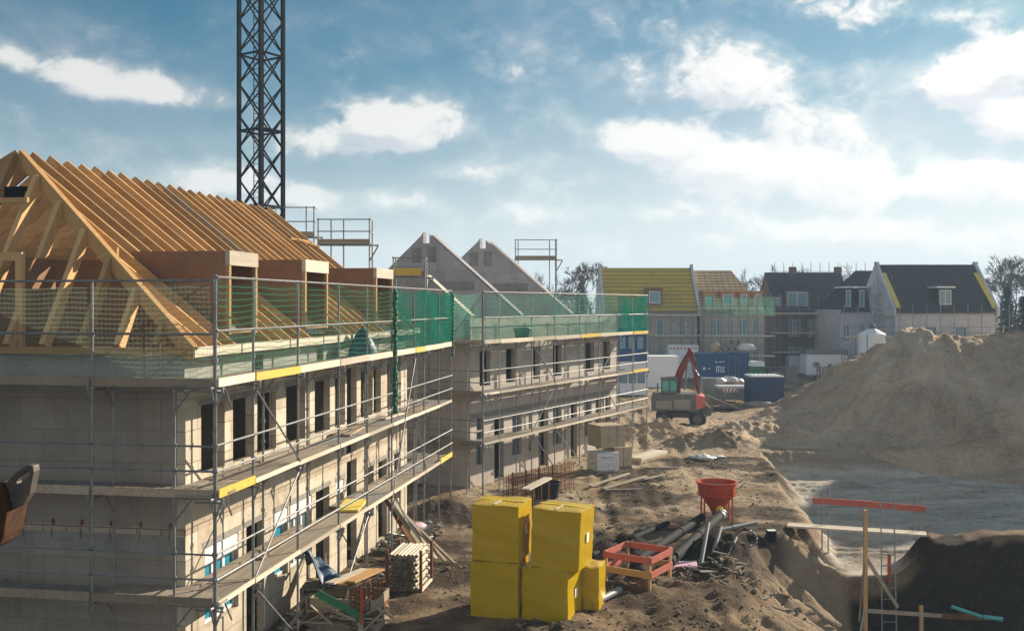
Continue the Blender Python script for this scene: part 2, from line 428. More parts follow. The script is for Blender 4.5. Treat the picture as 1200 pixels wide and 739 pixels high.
def density(P, fb):
    acc = None
    for (px, py, rx, ry, tilt, s) in BLOBS:
        a, e = skypt(px, py)
        m = nt.nodes.new('ShaderNodeMapping'); m.vector_type = 'TEXTURE'
        m.inputs['Location'].default_value = (a, e, 0); m.inputs['Rotation'].default_value = (0, 0, R(-tilt))
        m.inputs['Scale'].default_value = (rx/F, ry/F, 1)
        L(nt, P, m.inputs[0])
        ln = nt.nodes.new('ShaderNodeVectorMath'); ln.operation = 'LENGTH'; L(nt, m.outputs[0], ln.inputs[0])
        v = math_(nt, 'MULTIPLY_ADD', ln.outputs['Value'], -.75*s, 1.05*s)
        acc = v if acc is None else math_(nt, 'SMOOTH_MAX', acc, v, .12)
    acc = math_(nt, 'MAXIMUM', acc, -.12)
    return math_(nt, 'MULTIPLY_ADD', math_(nt, 'SUBTRACT', fb, .5), 2.2, math_(nt, 'MULTIPLY_ADD', math_(nt, 'SUBTRACT', noise(nt, mp.outputs[0], 34, 9, .62, .6), .5), 1.0, acc))
den = density(P, fb)
add_ = nt.nodes.new('ShaderNodeVectorMath'); add_.operation = 'ADD'; add_.inputs[1].default_value = (.012, .020, 0); L(nt, P, add_.inputs[0])
mp2 = nt.nodes.new('ShaderNodeMapping'); mp2.inputs['Scale'].default_value = (1, 1.4, 1); L(nt, add_.outputs[0], mp2.inputs[0])
mp_keep = mp; mp = mp2
den_up = density(add_.outputs[0], noise(nt, mp2.outputs[0], 11, 13, .56, .25))
mp = mp_keep
c_hard = math_(nt, 'MULTIPLY_ADD', sstep(den, .30, .62), .62, math_(nt, 'MULTIPLY', sstep(den, .0, .75), .38))
wisp = math_(nt, 'MULTIPLY', sstep(fb2, .40, .72), math_(nt, 'MULTIPLY_ADD', sstep(az, R(-15), R(25)), .22, .30))
elf = math_(nt, 'DIVIDE', math_(nt, 'MAXIMUM', el, 0.0), math_(nt, 'MULTIPLY_ADD', sstep(az, R(-24), R(26)), R(5.0), R(7.8)))
hz = math_(nt, 'MULTIPLY', math_(nt, 'POWER', 2.718, math_(nt, 'MULTIPLY', math_(nt, 'MULTIPLY', elf, elf), -1.0)), .93)
def over(a, b): return math_(nt, 'SUBTRACT', 1.0, math_(nt, 'MULTIPLY', math_(nt, 'SUBTRACT', 1.0, a), math_(nt, 'SUBTRACT', 1.0, b)))
back = math_(nt, 'MULTIPLY', sstep(math_(nt, 'MULTIPLY', sp.outputs[1], -1.0), -.05, .75), .62)   # unseen cloud bank behind the camera, added as fill light
back = math_(nt, 'MULTIPLY', back, sstep(fb2, .25, .55))
alpha = over(over(over(c_hard, wisp), hz), back)
# cloud tone: thick parts white, thin/low parts lavender grey; brighter towards the sun
shade = sstep(math_(nt, 'ADD', math_(nt, 'MULTIPLY', math_(nt, 'SUBTRACT', den, den_up), 1.1), math_(nt, 'MULTIPLY', den, .18)), -.30, .55)
sunw = sstep(az, R(-28), R(28))
ccol = mixc(nt, shade, (.56, .62, .72), (1.0, .98, .95))
ccol = mixc(nt, math_(nt, 'MULTIPLY', hz, .9), ccol, mixc(nt, sunw, (.80, .88, .88), (1.0, .98, .93)))
bg2 = nt.nodes.new('ShaderNodeBackground'); L(nt, ccol, bg2.inputs['Color'])
L(nt, math_(nt, 'ADD', math_(nt, 'MULTIPLY_ADD', sunw, .12, .425), math_(nt, 'MULTIPLY_ADD', back, .12, math_(nt, 'MULTIPLY', hz, .10))), bg2.inputs['Strength'])
mx = nt.nodes.new('ShaderNodeMixShader')
L(nt, alpha, mx.inputs[0]); L(nt, bg1.outputs[0], mx.inputs[1]); L(nt, bg2.outputs[0], mx.inputs[2])
L(nt, mx.outputs[0], out.inputs['Surface'])

# haze: the far houses fade to blue
hm = bpy.data.materials.new('haze_air'); hm.use_nodes = True; hnt = hm.node_tree
for n in list(hnt.nodes): hnt.nodes.remove(n)
ho = hnt.nodes.new('ShaderNodeOutputMaterial'); pv = hnt.nodes.new('ShaderNodeVolumePrincipled')
pv.inputs['Color'].default_value = (.55, .76, .98, 1); pv.inputs['Density'].default_value = .0008
pv.inputs['Anisotropy'].default_value = 0.0
L(hnt, pv.outputs[0], ho.inputs['Volume'])
hb = MB().box(-720, 720, -320, 1120, -5, 42).build('haze', hm); hb['kind'] = 'stuff'

# ------------------------------------------------------------------ ground
def vnoise(x, y, seed=0):
    xi = np.floor(x).astype(np.int64); yi = np.floor(y).astype(np.int64); xf = x-xi; yf = y-yi
    def h(a, b):
        n = (a*374761393+b*668265263+seed*974711) & 0xffffffff
        n = ((n ^ (n >> 13))*1274126177) & 0xffffffff
        return ((n ^ (n >> 16)) & 0xffff)/65535.0
    u = xf*xf*(3-2*xf); v = yf*yf*(3-2*yf)
    return (h(xi,yi)*(1-u)+h(xi+1,yi)*u)*(1-v)+(h(xi,yi+1)*(1-u)+h(xi+1,yi+1)*u)*v
def fbm(x, y, sc, oct=5, seed=0, g=.5):
    r = 0; a = 1; t = 0
    for k in range(oct):
        r = r+a*vnoise(x*sc*(2.03**k)+17.3*k, y*sc*(2.03**k)-9.1*k, seed+k); t += a; a *= g
    return r/t
def ss(x, a, b):
    t = np.clip((x-a)/(b-a), 0, 1); return t*t*(3-2*t)
def axis(lo, hi, step, far, grow=1.16):
    a = list(np.arange(lo, hi, step)); s = step
    r = [a[-1]]; l = [a[0]]
    while r[-1] < far[1]: s = min(s*grow, 60); r.append(r[-1]+s)
    s = step
    while l[-1] > far[0]: s = min(s*grow, 60); l.append(l[-1]-s)
    return np.array(l[:0:-1]+a+r[1:])
def heap(X, Y):
    out = np.zeros_like(X)
    k = 1.6
    acc = np.zeros_like(X)
    for (cx, cy, H, sl) in HEAPS:
        d = np.sqrt((X-cx)**2+(Y-cy)**2+1.2)
        acc = acc+np.exp(np.clip(H-sl*d, -20, 40)*k)
    base = np.log(1+acc)/k
    n = fbm(X, Y, .22, 5, 40)-.5; n2 = fbm(X*1.0, Y*.45, 1.1, 4, 60)-.5
    th = np.arctan2(Y-64, X-26); rr = np.hypot(X-26, Y-64)
    rad = fbm(th*11, rr*.22, 1.0, 5, 210)-.5
    base = base+np.clip(base*.6, 0, 1)*(rad*.55+np.abs(fbm(th*26, rr*.3, 1.0, 3, 230)-.5)*-.35)
    return base+np.clip(base, 0, 1.5)*(n*.6+n2*.36)-.1
HEAPS = [(24.7,62.0,6.9,.70), (22.0,60.8,4.1,.68), (18.6,59.8,1.3,.46), (15.5,59.0,1.0,.36), (28.2,62,5.8,.60), (30.6,61.5,6.3,.55), (33.0,59.0,7.0,.60), (30.5,57.5,4.6,.6), (40.1,60.5,16.2,1.5), (40.9,62.2,16.9,1.5), (41.7,64,17.3,1.5), (42.6,65.8,17.8,1.5), (43.4,67.6,18.1,1.5), (44.4,69.6,18.3,1.5), (45.5,71.6,18.4,1.5), (46.6,73.6,18.2,1.5), (48,76,17.5,1.4), (46,64,17.6,1.1), (50,68,17.5,1.0)]  # tall steep cones: unseen ridge added to cast the pit's shade
def terrain(X, Y):
    n1 = fbm(X, Y, .18, 4, 1)-.5; n2 = fbm(X, Y, .9, 5, 9)-.5; n3 = fbm(X, Y, 4.5, 3, 21)-.5
    nearw = 1-ss(Y, 90, 140)
    n4 = fbm(X, Y, 2.2, 4, 33)-.5; rough = ss(fbm(X, Y, .3, 3, 55), .40, .62)
    calm = 1-.55*ss(Y, 31.5, 36)*(X < 10.5)*(Y < 53)
    z = (n1*.30+n2*.24*calm+n3*.14+n4*.25*rough*calm)*nearw
    # ruts of machines along the site road
    for (x0, k, ph, amp) in ((3.4,.07,0,.07), (5.2,.07,.1,.07), (6.0,.02,1.1,.05), (7.7,.02,1.2,.05), (2.1,.10,2.0,.05)):
        xr = x0+(Y-30)*k+np.sin(Y*.11+ph)*.6
        d = np.abs(X-xr)
        z = z-amp*np.exp(-(d/.20)**2)*(1+.5*np.sin(Y*16))+amp*.6*np.exp(-((d-.38)/.16)**2)
    z = z*(1-.75*np.exp(-np.maximum(0, -(X+1.2-.17*(Y-20)))/3.0)*(X < 0))
    # soil spoil near the guard frame and pipes
    for (cx, cy, rx, ry, h) in ((6.3,30.2,.95,.8,.85), (3.3,31.0,.9,.5,.45), (2.5,30.0,.8,.5,.4), (5.6,28.4,1.3,.6,.25), (7.4,28.6,1.4,.9,.3), (1.6,33.2,.7,.5,.3), (7.9,32.2,.9,.5,.3), (10.5,54,2.0,1.0,.7), (13,56,2.5,1.2,.8), (7,57,2.5,1,.5), (8.5,60,1.6,1,.6), (4.2,58,1.6,.9,.4), (-2.4,36.3,1.2,.8,.5)):
        q = ((X-cx)/rx)**2+((Y-cy)/ry)**2
        z = z+h*np.exp(-q)*(1+.9*n2+.6*n3)
    z = z-.55*np.exp(-(((X-3.05)/.35)**2+((Y-27.0)/.3)**2)**2)      # hole under the guard frame
    z = z-.5*np.exp(-((X-8.4)/.8)**2-((Y-30.8)/.7)**2)
    # excavation
    wob = (fbm(X, Y, .5, 4, 77)-.5)
    edge = 9.9+(Y-34.4)*.153+wob*.9
    far = 51.6+wob*.9
    pit = np.minimum(np.minimum(np.clip((X-edge)/1.05, 0, 1), 1-np.clip((Y-far+1.3)/1.3, 0, 1)), ss(Y, 32.1, 32.6))
    floor = -1.05+.045*np.sin(Y*2.6+wob*9+np.sin(X*.5)*2)+n2*.16+n3*.05
    for (y0, a_, k_, ph_) in ((35.2,.5,.35,0), (37.0,.5,.35,.1), (38.4,.8,.22,1.2), (40.2,.8,.22,1.3), (42.6,.6,.3,2.2), (44.4,.6,.3,2.3), (46.5,.5,.2,.5), (48.2,.5,.2,.6)):
        dd = np.abs(Y-y0-a_*np.sin(X*k_+ph_)-.22*(X-15)*((y0 > 38)-.4)); floor = floor-.11*np.exp(-(dd/.2)**2)*(1+.4*np.sin(X*14))+.08*np.exp(-((dd-.4)/.16)**2)
    z = z*(1-pit)+floor*pit
    crest = np.interp(Y, [10, 23.2, 30.3, 34.3], [3.6, 4.9, 6.9, 9.4])+wob*1.1
    toe = np.interp(Y, [10, 23, 28, 32, 33.5, 34.5], [9.6, 10.0, 10.4, 10.7, 10.9, 11.0])+wob*.4
    t = np.clip((X-crest)/(toe-crest), 0, 1)
    gul = (fbm((X*.45+Y)*1.9, (X-Y*.3)*.45, .9, 5, 91)-.5)
    tr = ss(t, 0, 1)*.1+t*.9
    live = 1-ss(Y, 33.4, 34.6)
    tr = tr*live
    deep = 2.75+(1.05-2.75)*ss(Y+wob*.5, 31.3, 32.3)
    slope_z = z*(1-tr*.85)-deep*tr+gul*1.25*np.clip(t*(1-t)*4, 0, 1)*live
    z = np.minimum(z, slope_z)
    # ridge of undug soil between pit and trench
    rx_ = ss(X, 11.9+wob*.8, 13.5+wob*.8)
    top = .12+n2*.5+.10*np.sin(X*1.7)
    rid = np.minimum(ss(Y, 30.9, 32.2+wob*.3), 1-ss(Y, 32.9, 34.2))*rx_
    z = np.where(rid > 0, np.maximum(z, z*(1-rid)+top*rid), z)
    z = z-.004
    hp = heap(X, Y)
    return z, pit, tr, rid, t, hp, n1, n2, n3
xs = axis(-9.0, 31.0, .115, (-640, 640)); ys = axis(20.0, 72.0, .115, (-280, 1000))
GX, GY = np.meshgrid(xs, ys)
GZ, pit_, tr_, rid_, t_, hp_, n1_, n2_, n3_ = terrain(GX, GY)
nx, ny = len(xs), len(ys)
me = bpy.data.meshes.new('ground')
co3 = np.stack([GX, GY, GZ], -1).reshape(-1, 3).astype(np.float32)
ii = (np.arange(ny-1)[:, None]*nx+np.arange(nx-1)[None, :]).reshape(-1)
quads = np.stack([ii, ii+1, ii+nx+1, ii+nx], -1).astype(np.int32)
me.vertices.add(len(co3)); me.vertices.foreach_set('co', co3.ravel())
me.loops.add(quads.size); me.loops.foreach_set('vertex_index', quads.ravel())
me.polygons.add(len(quads)); me.polygons.foreach_set('loop_start', np.arange(0, quads.size, 4, dtype=np.int32))
me.polygons.foreach_set('loop_total', np.full(len(quads), 4, np.int32))
me.polygons.foreach_set('use_smooth', np.ones(len(quads), bool))
me.update(calc_edges=True); me.validate()
# soil kinds, with some shade painted in: r = dark humus, ridge and trench shade, g = grey clay, b = pale dry sand
slope_ = np.clip(t_*3, 0, 1)*(1-np.clip((t_-.88)*9, 0, 1))*(GY < 32.4)
dark = np.clip(ss(t_, .90, 1.0)*(GY < 31.9)+rid_*1.6*(GZ < .02), 0, 1)*.9  # trench floor and ridge face darkened in place of shade
for (cx, cy, rx, ry, s) in ((6.3,30.2,1.3,1.1,1), (3.3,31.2,1.6,.8,.9), (4.6,29.6,2.2,1.6,.75), (6.2,29.4,1.9,1.5,.9), (4.0,30.6,2.6,1.4,.85), (2.6,28.0,1.5,.9,.7), (6.8,31.8,2.2,.8,.8), (5.4,28.3,2.0,.8,.6), (2.0,32.8,1.3,.9,.7), (8.6,31.4,1.2,.8,.8), (8.4,33.6,1.2,.5,.6), (.5,27.5,3.0,2.0,.35), (-1.5,35.5,3.0,3.0,.55), (3.0,27.0,.9,.6,.7)):
    dark = np.maximum(dark, s*np.exp(-(((GX-cx)/rx)**2+((GY-cy)/ry)**2))*np.clip(1.6+3.5*n2_, 0, 1.4))
dark = np.maximum(dark, .7*ss(fbm(GX, GY, .35, 5, 130), .50, .64)*(1-pit_)*(hp_ < .3)*(GY < 50))
clay = np.clip(pit_*1.2, 0, 1)*(1-ss(GZ, -.75, -.2))*(.7+.3*ss(fbm(GX, GY*1.6, .5, 5, 150), .25, .55))
pale = ss(fbm(GX, GY, .25, 5, 170), .40, .60)*(1-pit_)*(.25+.75*ss(GY, 31, 37))
dark = np.maximum(dark, .62*(1-ss(GY, 28.5, 32))*np.clip(.6+3.0*n2_+1.5*n1_, 0, 1)*(1-pit_))
dark = dark*(1-.85*slope_)
pale = np.maximum(pale, .5*slope_)
topl = ((rid_ > .6) & (GZ > .0))
dark = np.where(topl, dark*.15, dark)  # ridge top left light, as if sunlit, above its darkened face
ca = me.color_attributes.new('soil', 'FLOAT_COLOR', 'POINT')
cd = np.stack([dark, clay, pale, np.clip(hp_/1.0, 0, 1)], -1).reshape(-1).astype(np.float32)
ca.data.foreach_set('color', cd)
go = bpy.data.objects.new('ground', me); col.objects.link(go); go['kind'] = 'structure'
m, nt, bs = new_mat('site_soil')
vc = nt.nodes.new('ShaderNodeVertexColor'); vc.layer_name = 'soil'
sc = nt.nodes.new('ShaderNodeSeparateColor'); L(nt, vc.outputs['Color'], sc.inputs[0])
o = coords(nt)
a1 = noise(nt, o, .7, 8, .65, .3); a2 = noise(nt, o, 6, 7, .7, .4); a3 = noise(nt, o, 32, 4, .65)
sand = ramp(nt, math_(nt, 'ADD', math_(nt, 'MULTIPLY', a1, .55), math_(nt, 'MULTIPLY', a2, .45)), [(.32, (.095,.058,.031)), (.5, (.235,.162,.093)), (.68, (.39,.295,.185))])
sand = mixc(nt, math_(nt, 'MULTIPLY', sc.outputs[2], .62), sand, (.50,.395,.275))
drk = ramp(nt, a2, [(.3, (.012,.008,.005)), (.55, (.040,.027,.017)), (.8, (.10,.07,.045))])
cly = ramp(nt, math_(nt, 'ADD', math_(nt, 'MULTIPLY', noise(nt, coords(nt, (.28, 1.3, 1)), 1.5, 8, .70, .5), .65), math_(nt, 'MULTIPLY', a2, .35)), [(.36, (.27,.225,.17)), (.47, (.50,.44,.355)), (.64, (.68,.61,.51))])
a4 = noise(nt, coords(nt, (.30, .30, .55)), .55, 7, .68, .8)
hps = ramp(nt, math_(nt, 'ADD', math_(nt, 'MULTIPLY', a4, .52), math_(nt, 'ADD', math_(nt, 'MULTIPLY', a2, .33), math_(nt, 'MULTIPLY', a3, .15))), [(.36, (.30,.205,.125)), (.5, (.53,.40,.27)), (.62, (.70,.55,.395))])
c = mixc(nt, vc.outputs['Alpha'], sand, hps)
c = mixc(nt, sc.outputs[1], c, cly)
dm = math_(nt, 'MULTIPLY_ADD', math_(nt, 'SUBTRACT', a2, .5), 1.6, math_(nt, 'MULTIPLY', sc.outputs[0], 1.25), clamp=True)
dm = math_(nt, 'MULTIPLY', dm, math_(nt, 'MULTIPLY', sc.outputs[0], 3, clamp=True))
c = mixc(nt, dm, c, drk)
L(nt, c, bs.inputs['Base Color'])
bs.inputs['Roughness'].default_value = .95; bs.inputs['Specular IOR Level'].default_value = .15
bump(nt, bs, math_(nt, 'ADD', math_(nt, 'MULTIPLY', a2, 1.0), math_(nt, 'MULTIPLY', a3, .35)), .95, .14)
go.data.materials.append(m)
# the sand heap stands on the ground as a thing of its own
keep = hp_ > -.12
fk = keep.reshape(-1)[quads].all(1)
hq = quads[fk]; used, inv = np.unique(hq.ravel(), return_inverse=True)
hz_ = (GZ+np.where(hp_ > 0, hp_, hp_*1.5)).reshape(-1)
hv = co3[used].copy(); hv[:, 2] = hz_[used]
hme = bpy.data.meshes.new('sand_heap')
hme.from_pydata(hv.tolist(), [], inv.reshape(-1, 4).tolist()); hme.update(); hme.shade_smooth()
hca = hme.color_attributes.new('soil', 'FLOAT_COLOR', 'POINT')
hca.data.foreach_set('color', np.tile(np.array([0, 0, 0, 1], np.float32), len(used)))
hob = bpy.data.objects.new('sand_heap', hme); col.objects.link(hob); hme.materials.append(m)
tag(hob, 'huge grey brown sand heap rising behind the excavated pit', 'sand heap')
def gz(x, y):
    return float(terrain(np.array([[x]], float), np.array([[y]], float))[0][0, 0])
# clods and stones
cl = MB(); rnd = random.Random(3)
for i in range(2600):
    y = 23+38*rnd.random()**1.6; x = rnd.uniform(-2.5, 11)
    if x < -5.8+.17*(y-18)+1.0 or x > 9.3+(y-34)*.15: continue
    if vnoise(np.array([x*.5]), np.array([y*.5]), 5)[0] < .40: continue
    s = rnd.uniform(.015, .045)*(2.0 if rnd.random() < .07 else 1)
    cl.lump((x, y, gz(x, y)+s*.25), s*rnd.uniform(.8,1.5), s*rnd.uniform(.8,1.4), s*.75, i, 6, 4, .3)
hcl = MB()
for i in range(420):
    x = rnd.uniform(14, 33); y = rnd.uniform(51.5, 63)
    h_ = float(heap(np.array([[x]]), np.array([[y]]))[0, 0])
    if h_ < .1 or rnd.random() < h_/9: continue
    s = rnd.uniform(.02, .05)*(2.0 if rnd.random() < .08 else 1)
    hcl.lump((x, y, gz(x, y)+h_+s*.3), s*rnd.uniform(.8,1.5), s*rnd.uniform(.8,1.4), s*.8, i, 6, 4, .3)
hcl.build('sand_clods', MATS['pale_clod'], fix=False)['kind'] = 'stuff'
co_ = cl.build('soil_clods', MATS['clod'], fix=False); co_['kind'] = 'stuff'
# ------------------------------------------------------------------ near house (local x along the street, y inwards)
TH1 = math.atan((806-600)/F)
A1 = math.pi/2-TH1
W1 = Vector((-6.26, 19.63, 0))
h1 = thing('house_under_construction', 'near unfinished house of pale blocks with an open timber roof frame and three dormers', 'house', W1, A1)
LEN = 15.7; WID = 10.48; ZE = 6.6; SL = .785; RZ = ZE+SL*(WID/2+.2); HIP = 1.75
up_open = [(.71,1.6),(2.15,3.0),(3.39,4.3),(5.06,6.15),(6.97,7.95),(8.5,9.2),(10.75,11.75),(12.0,12.6),(13.44,14.6)]
holes = [(a-.07, b+.09, 4.05, 5.42+.03*math.sin(a*5)) for a, b in up_open]
holes += [(.8,2.35,.95,2.55), (2.75,3.7,.02,2.55), (4.3,5.1,.95,2.55), (5.25,6.7,.95,2.55), (6.98,8.0,.02,2.55), (8.55,9.15,.95,2.55),
          (11.0,11.95,.95,2.5), (12.4,13.35,.02,2.5), (14.15,14.95,.95,2.5)]
holes += [(9.42,10.3,.02,5.6)]
TK = .175
mb = MB().wall(0, LEN, -.3, 5.72, holes, 0, TK)
gb = MB().wall(TK+.001, WID, -.3, 5.72, [], 0, .30, T=lambda x, y, z: (y, x, z)); gb.build('gable_wall', calc_shaded, h1)
mb.wall(TK, WID, -.3, 5.72, [], LEN-.30, LEN, T=lambda x, y, z: (y, x, z))
mb.wall(.30, LEN-.30, -.3, 5.72, [(2,3.2,4,5.4),(6,7.2,4,5.4),(11,12.2,4,5.4)], WID-.30, WID)
mbp = MB()
for x in (1.9, 4.7, 6.5, 8.25, 9.33, 10.37, 11.86, 13.38):                                       # cross walls between the rooms
    mbp.wall(.31, WID-.31, 0, 5.6, [], x, x+.06, T=lambda x, y, z: (y, x, z))
mbp.box(.31, LEN-.31, 2.2, 2.3, 0, 5.6)
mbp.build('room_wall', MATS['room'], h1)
mb.box(9.42, 10.30, 1.0, 1.12, 0, 5.6)
mb.build('wall', calc, h1)
mb = MB().wall(0, LEN, 5.722, 6.42, [(3.2,3.7,5.9,6.3),(7.1,7.6,5.9,6.3)], .02, .28)
mb.wall(.28, WID-.28, 5.722, 6.42, [], .02, .28, T=lambda x, y, z: (y, x, z))
mb.wall(.28, WID-.28, 5.722, 6.42, [], LEN-.28, LEN-.02, T=lambda x, y, z: (y, x, z))
mb.wall(.02, LEN-.02, 5.722, 6.42, [], WID-.28, WID-.02)
mb.build('knee_wall', green_conc, h1)
MB().box(.31, LEN-.31, .31, WID-.31, 5.62, 5.80).build('attic_floor', concrete, h1)
MB().box(.31, LEN-.31, .31, WID-.31, 2.66, 2.95).build('upper_floor', concrete, h1)
mb = MB().box(-.004, .0, -.001, WID, 2.63, 2.95)
mb.build('ring_beam', concrete, h1, 'grey concrete ring beam band')
mb = MB().box(-.004, LEN-.02, -.004, -.0005, 2.96, 3.18); mb.box(-.0045, -.0005, .0, WID, 2.97, 3.12)
mb.build('brick_course', brick_small, h1)
# rough mortar lumps and cut reinforcement ties along the ring beam
mb = MB()
for i in range(14):
    y = .3+i*.62; mb.lump((-.02, y, 3.16), .035, .03, .06, i, 6, 4)
    mb.tube((-.03, y+.02, 3.05), (-.06, y, 2.86), .008, 4)
mb.build('tie_iron', rust, h1)
mb = None
for (a_, b_, z0_, z1_) in holes[:-1]:
    if z1_ < 2.6 or z1_ > 5: MB().box(a_-.12, b_+.12, -.006, -.001, z1_+.004, z1_+.13).build('lintel', concrete, h1)
# windows that are already in
def window(x0, x1, z0, z1, n, filmed, parent, y=.10, top=.55):
    f = MB(); t = .07
    f.wall(x0+.02, x1-.02, z0+.02, z1-.02, [(x0+.02+t+i*(x1-x0-.04)/n, x0+.02+(i+1)*(x1-x0-.04)/n-t*.5, z0+.09, z1-.09) for i in range(n)], y, y+.07)
    fo = f.build('window', white_frame, parent)
    b = MB().box(x0+.03, x1-.03, y-.09, y-.002, z1-top*(z1-z0)*.42, z1-.03); b.build('roller_box', white_frame, fo)
    for i in range(n):
        xa = x0+.02+t+i*(x1-x0-.04)/n; xb = x0+.02+(i+1)*(x1-x0-.04)/n-t*.5
        MB().box(xa-.005, xb+.005, y+.03, y+.04, z0+.085, z1-.085).build('pane', blue_film if filmed else glass, fo, 'pane under blue protective film' if filmed else None)
    return fo
window(.8, 2.35, .95, 2.55, 3, True, h1); window(4.3, 5.1, .95, 2.55, 1, True, h1)
window(5.25, 6.7, .95, 2.55, 3, False, h1); window(8.55, 9.15, .95, 2.55, 1, False, h1)
# timber roof
e0 = -.22
MB().box(-.14, LEN+.75, e0-.05, e0-.005, ZE-.20, ZE-.01).build('eave_board', pale_wood, h1)
MB().box(-.14, -.02, e0, WID+.22, ZE-.16, ZE-.02).build('wall_plate', pine_y, h1)
MB().box(.03, LEN-.03, .03, .17, 6.425, 6.55).build('wall_plate', pine, h1)
MB().box(.03, LEN-.03, WID-.17, WID-.03, 6.425, 6.55).build('wall_plate', pine, h1)
nf = Vector((0, -SL, 1)).normalized(); nb = Vector((0, SL, 1)).normalized()
RAFT = .29
dorm = [(2.04,3.46), (6.40,8.05), (12.4,14.2)]
DZ = 8.5; DB = -e0+(DZ-ZE)/SL-.44
def zroof(c): return ZE+SL*(min(c, WID-c)+.2)
XR0 = (RZ-ZE)/HIP
_j = random.Random(21)
xr = [i*.62+.50+_j.uniform(-.035, .035) for i in range(25)]+[LEN+.62]
rnd = random.Random(5)
for i, x in enumerate(xr):
    cm = WID/2+(rnd.uniform(-.02, .05))
    if x < XR0: cm = (x*HIP)/SL-.2+.04                              # jack rafters end on the hip
    c0 = e0
    for (a, b) in dorm:
        if a-.03 < x < b+.03: c0 = (DZ-ZE)/SL-.2-.25
    if cm-c0 < .3: continue
    off = nf*RAFT/2
    wv = .085 if i % 7 == 3 else .06
    p = Vector((x, c0, zroof(c0)))-off; q = Vector((x, cm, zroof(min(cm, WID/2))+max(0, cm-WID/2)*SL))-off
    MB().bar(p, q, wv, RAFT, nf).build('rafter', old_wood if i == 13 else pine_y, h1, 'grey weathered rafter' if i == 13 else None)
    p = Vector((x, WID-e0, ZE))-nb*RAFT/2; q = Vector((x, WID-min(cm, WID/2)+.0, zroof(min(cm, WID/2))))-nb*RAFT/2
    MB().bar(p, q, .075, RAFT, nb).build('rafter', pine_y, h1)
# hip rafters and the steep jack rafters of the hip end
apx = Vector((XR0, WID/2, RZ))
for sgn in (0, 1):
    p = Vector((-.12, e0 if sgn == 0 else WID-e0, ZE-.02))
    MB().bar(p-Vector((0,0,.10)), apx-Vector((0,0,.14)), .12, .30, (0,0,1)).build('hip_rafter', pine, h1)
hn = Vector((-HIP, 0, 1)).normalized()
k = .55
while k < WID-.3:
    zt = zroof(k)-.12; xt = (zt-ZE)/HIP
    MB().bar((-.08, k, ZE-.02), (xt-.02, k, zt), .11, .24, hn).build('jack_rafter', pine_z, h1)
    k += .79
MB().box(XR0, LEN+.6, WID/2-.04, WID/2+.04, RZ-.42, RZ-.22).build('ridge_beam', pine, h1)
mb = MB()
for x in (1.5, 3.1, 5.6, 8.1, 10.6, 13.1): mb.box(x-.04, x+.04, 2.3, WID-2.3, 8.42, 8.60)
mb.build('collar_beam', pine_y, h1)
MB().box(1.9, 2.1, 4.75, 6.1, 9.72, 9.98).build('tie_beam', dark_steel, h1)
MB().box(1.2, 1.28, 4.2, WID-1.0, 9.55, 9.66).build('collar_beam', pine_y, h1)
MB().box(2.70, 2.74, 1.2, WID-1.2, 5.82, 8.40).build('attic_partition', brown_board, h1)
mb = MB().wall(3.58, 5.75, 6.45, 8.45, [(3.72, 5.61, 6.5, 8.28)], .15, .27, T=lambda x, y, z: (y, x, z))
mb.build('hip_dormer_frame', pine_z, h1)
MB().box(.28, 1.3, 3.60, 3.64, 6.45, 8.35).build('hip_dormer_side', brown_board, h1)
for (a, b) in dorm:                                                # dormer boxes
    yf = .15; yb = (DZ-ZE)/SL-.2; zb = zroof(yf)-.02
    d = MB()
    for (x0, x1) in ((a, a+.04), (b-.04, b)):
        d.prism([(x0, yf, zb-.1), (x0, yb-.0, DZ-.08), (x0, yb+.12, DZ), (x0, yf, DZ)], (x1-x0, 0, 0))
    d.box(a, b, yf, yb+.1, DZ+.001, DZ+.045)
    d.box(a+.041, b-.041, yb-.35, yb-.31, zroof(yb-.35)-.3, DZ)
    do = d.build('dormer', brown_board, h1)
    f = MB(); f.box(a-.01, a+.09, yf-.09, yf-.002, zb-.08, DZ+.0); f.box(b-.09, b+.01, yf-.09, yf-.002, zb-.08, DZ+.0)
    f.box(a+.10, b-.10, yf-.085, yf-.002, zb-.06, zb+.02)
    f.build('dormer_frame', pine_z, do)
    MB().box(a-.02, b+.02, yf-.105, yf-.004, DZ-.26, DZ+.05).build('header_board', pale_wood, do)
# battens left on the rafters
mb = MB()
p = Vector((14.2, 3.6, zroof(3.6)))+nf*.03
mb.bar(p, p+Vector((1.7, .0, .0)), .06, .05, nf); mb.bar(p+nf*.05+Vector((.3,-.1,-.05)), p+nf*.05+Vector((1.9,-.25,-.2)), .06, .05, nf)
mb.build('batten', pine, h1)

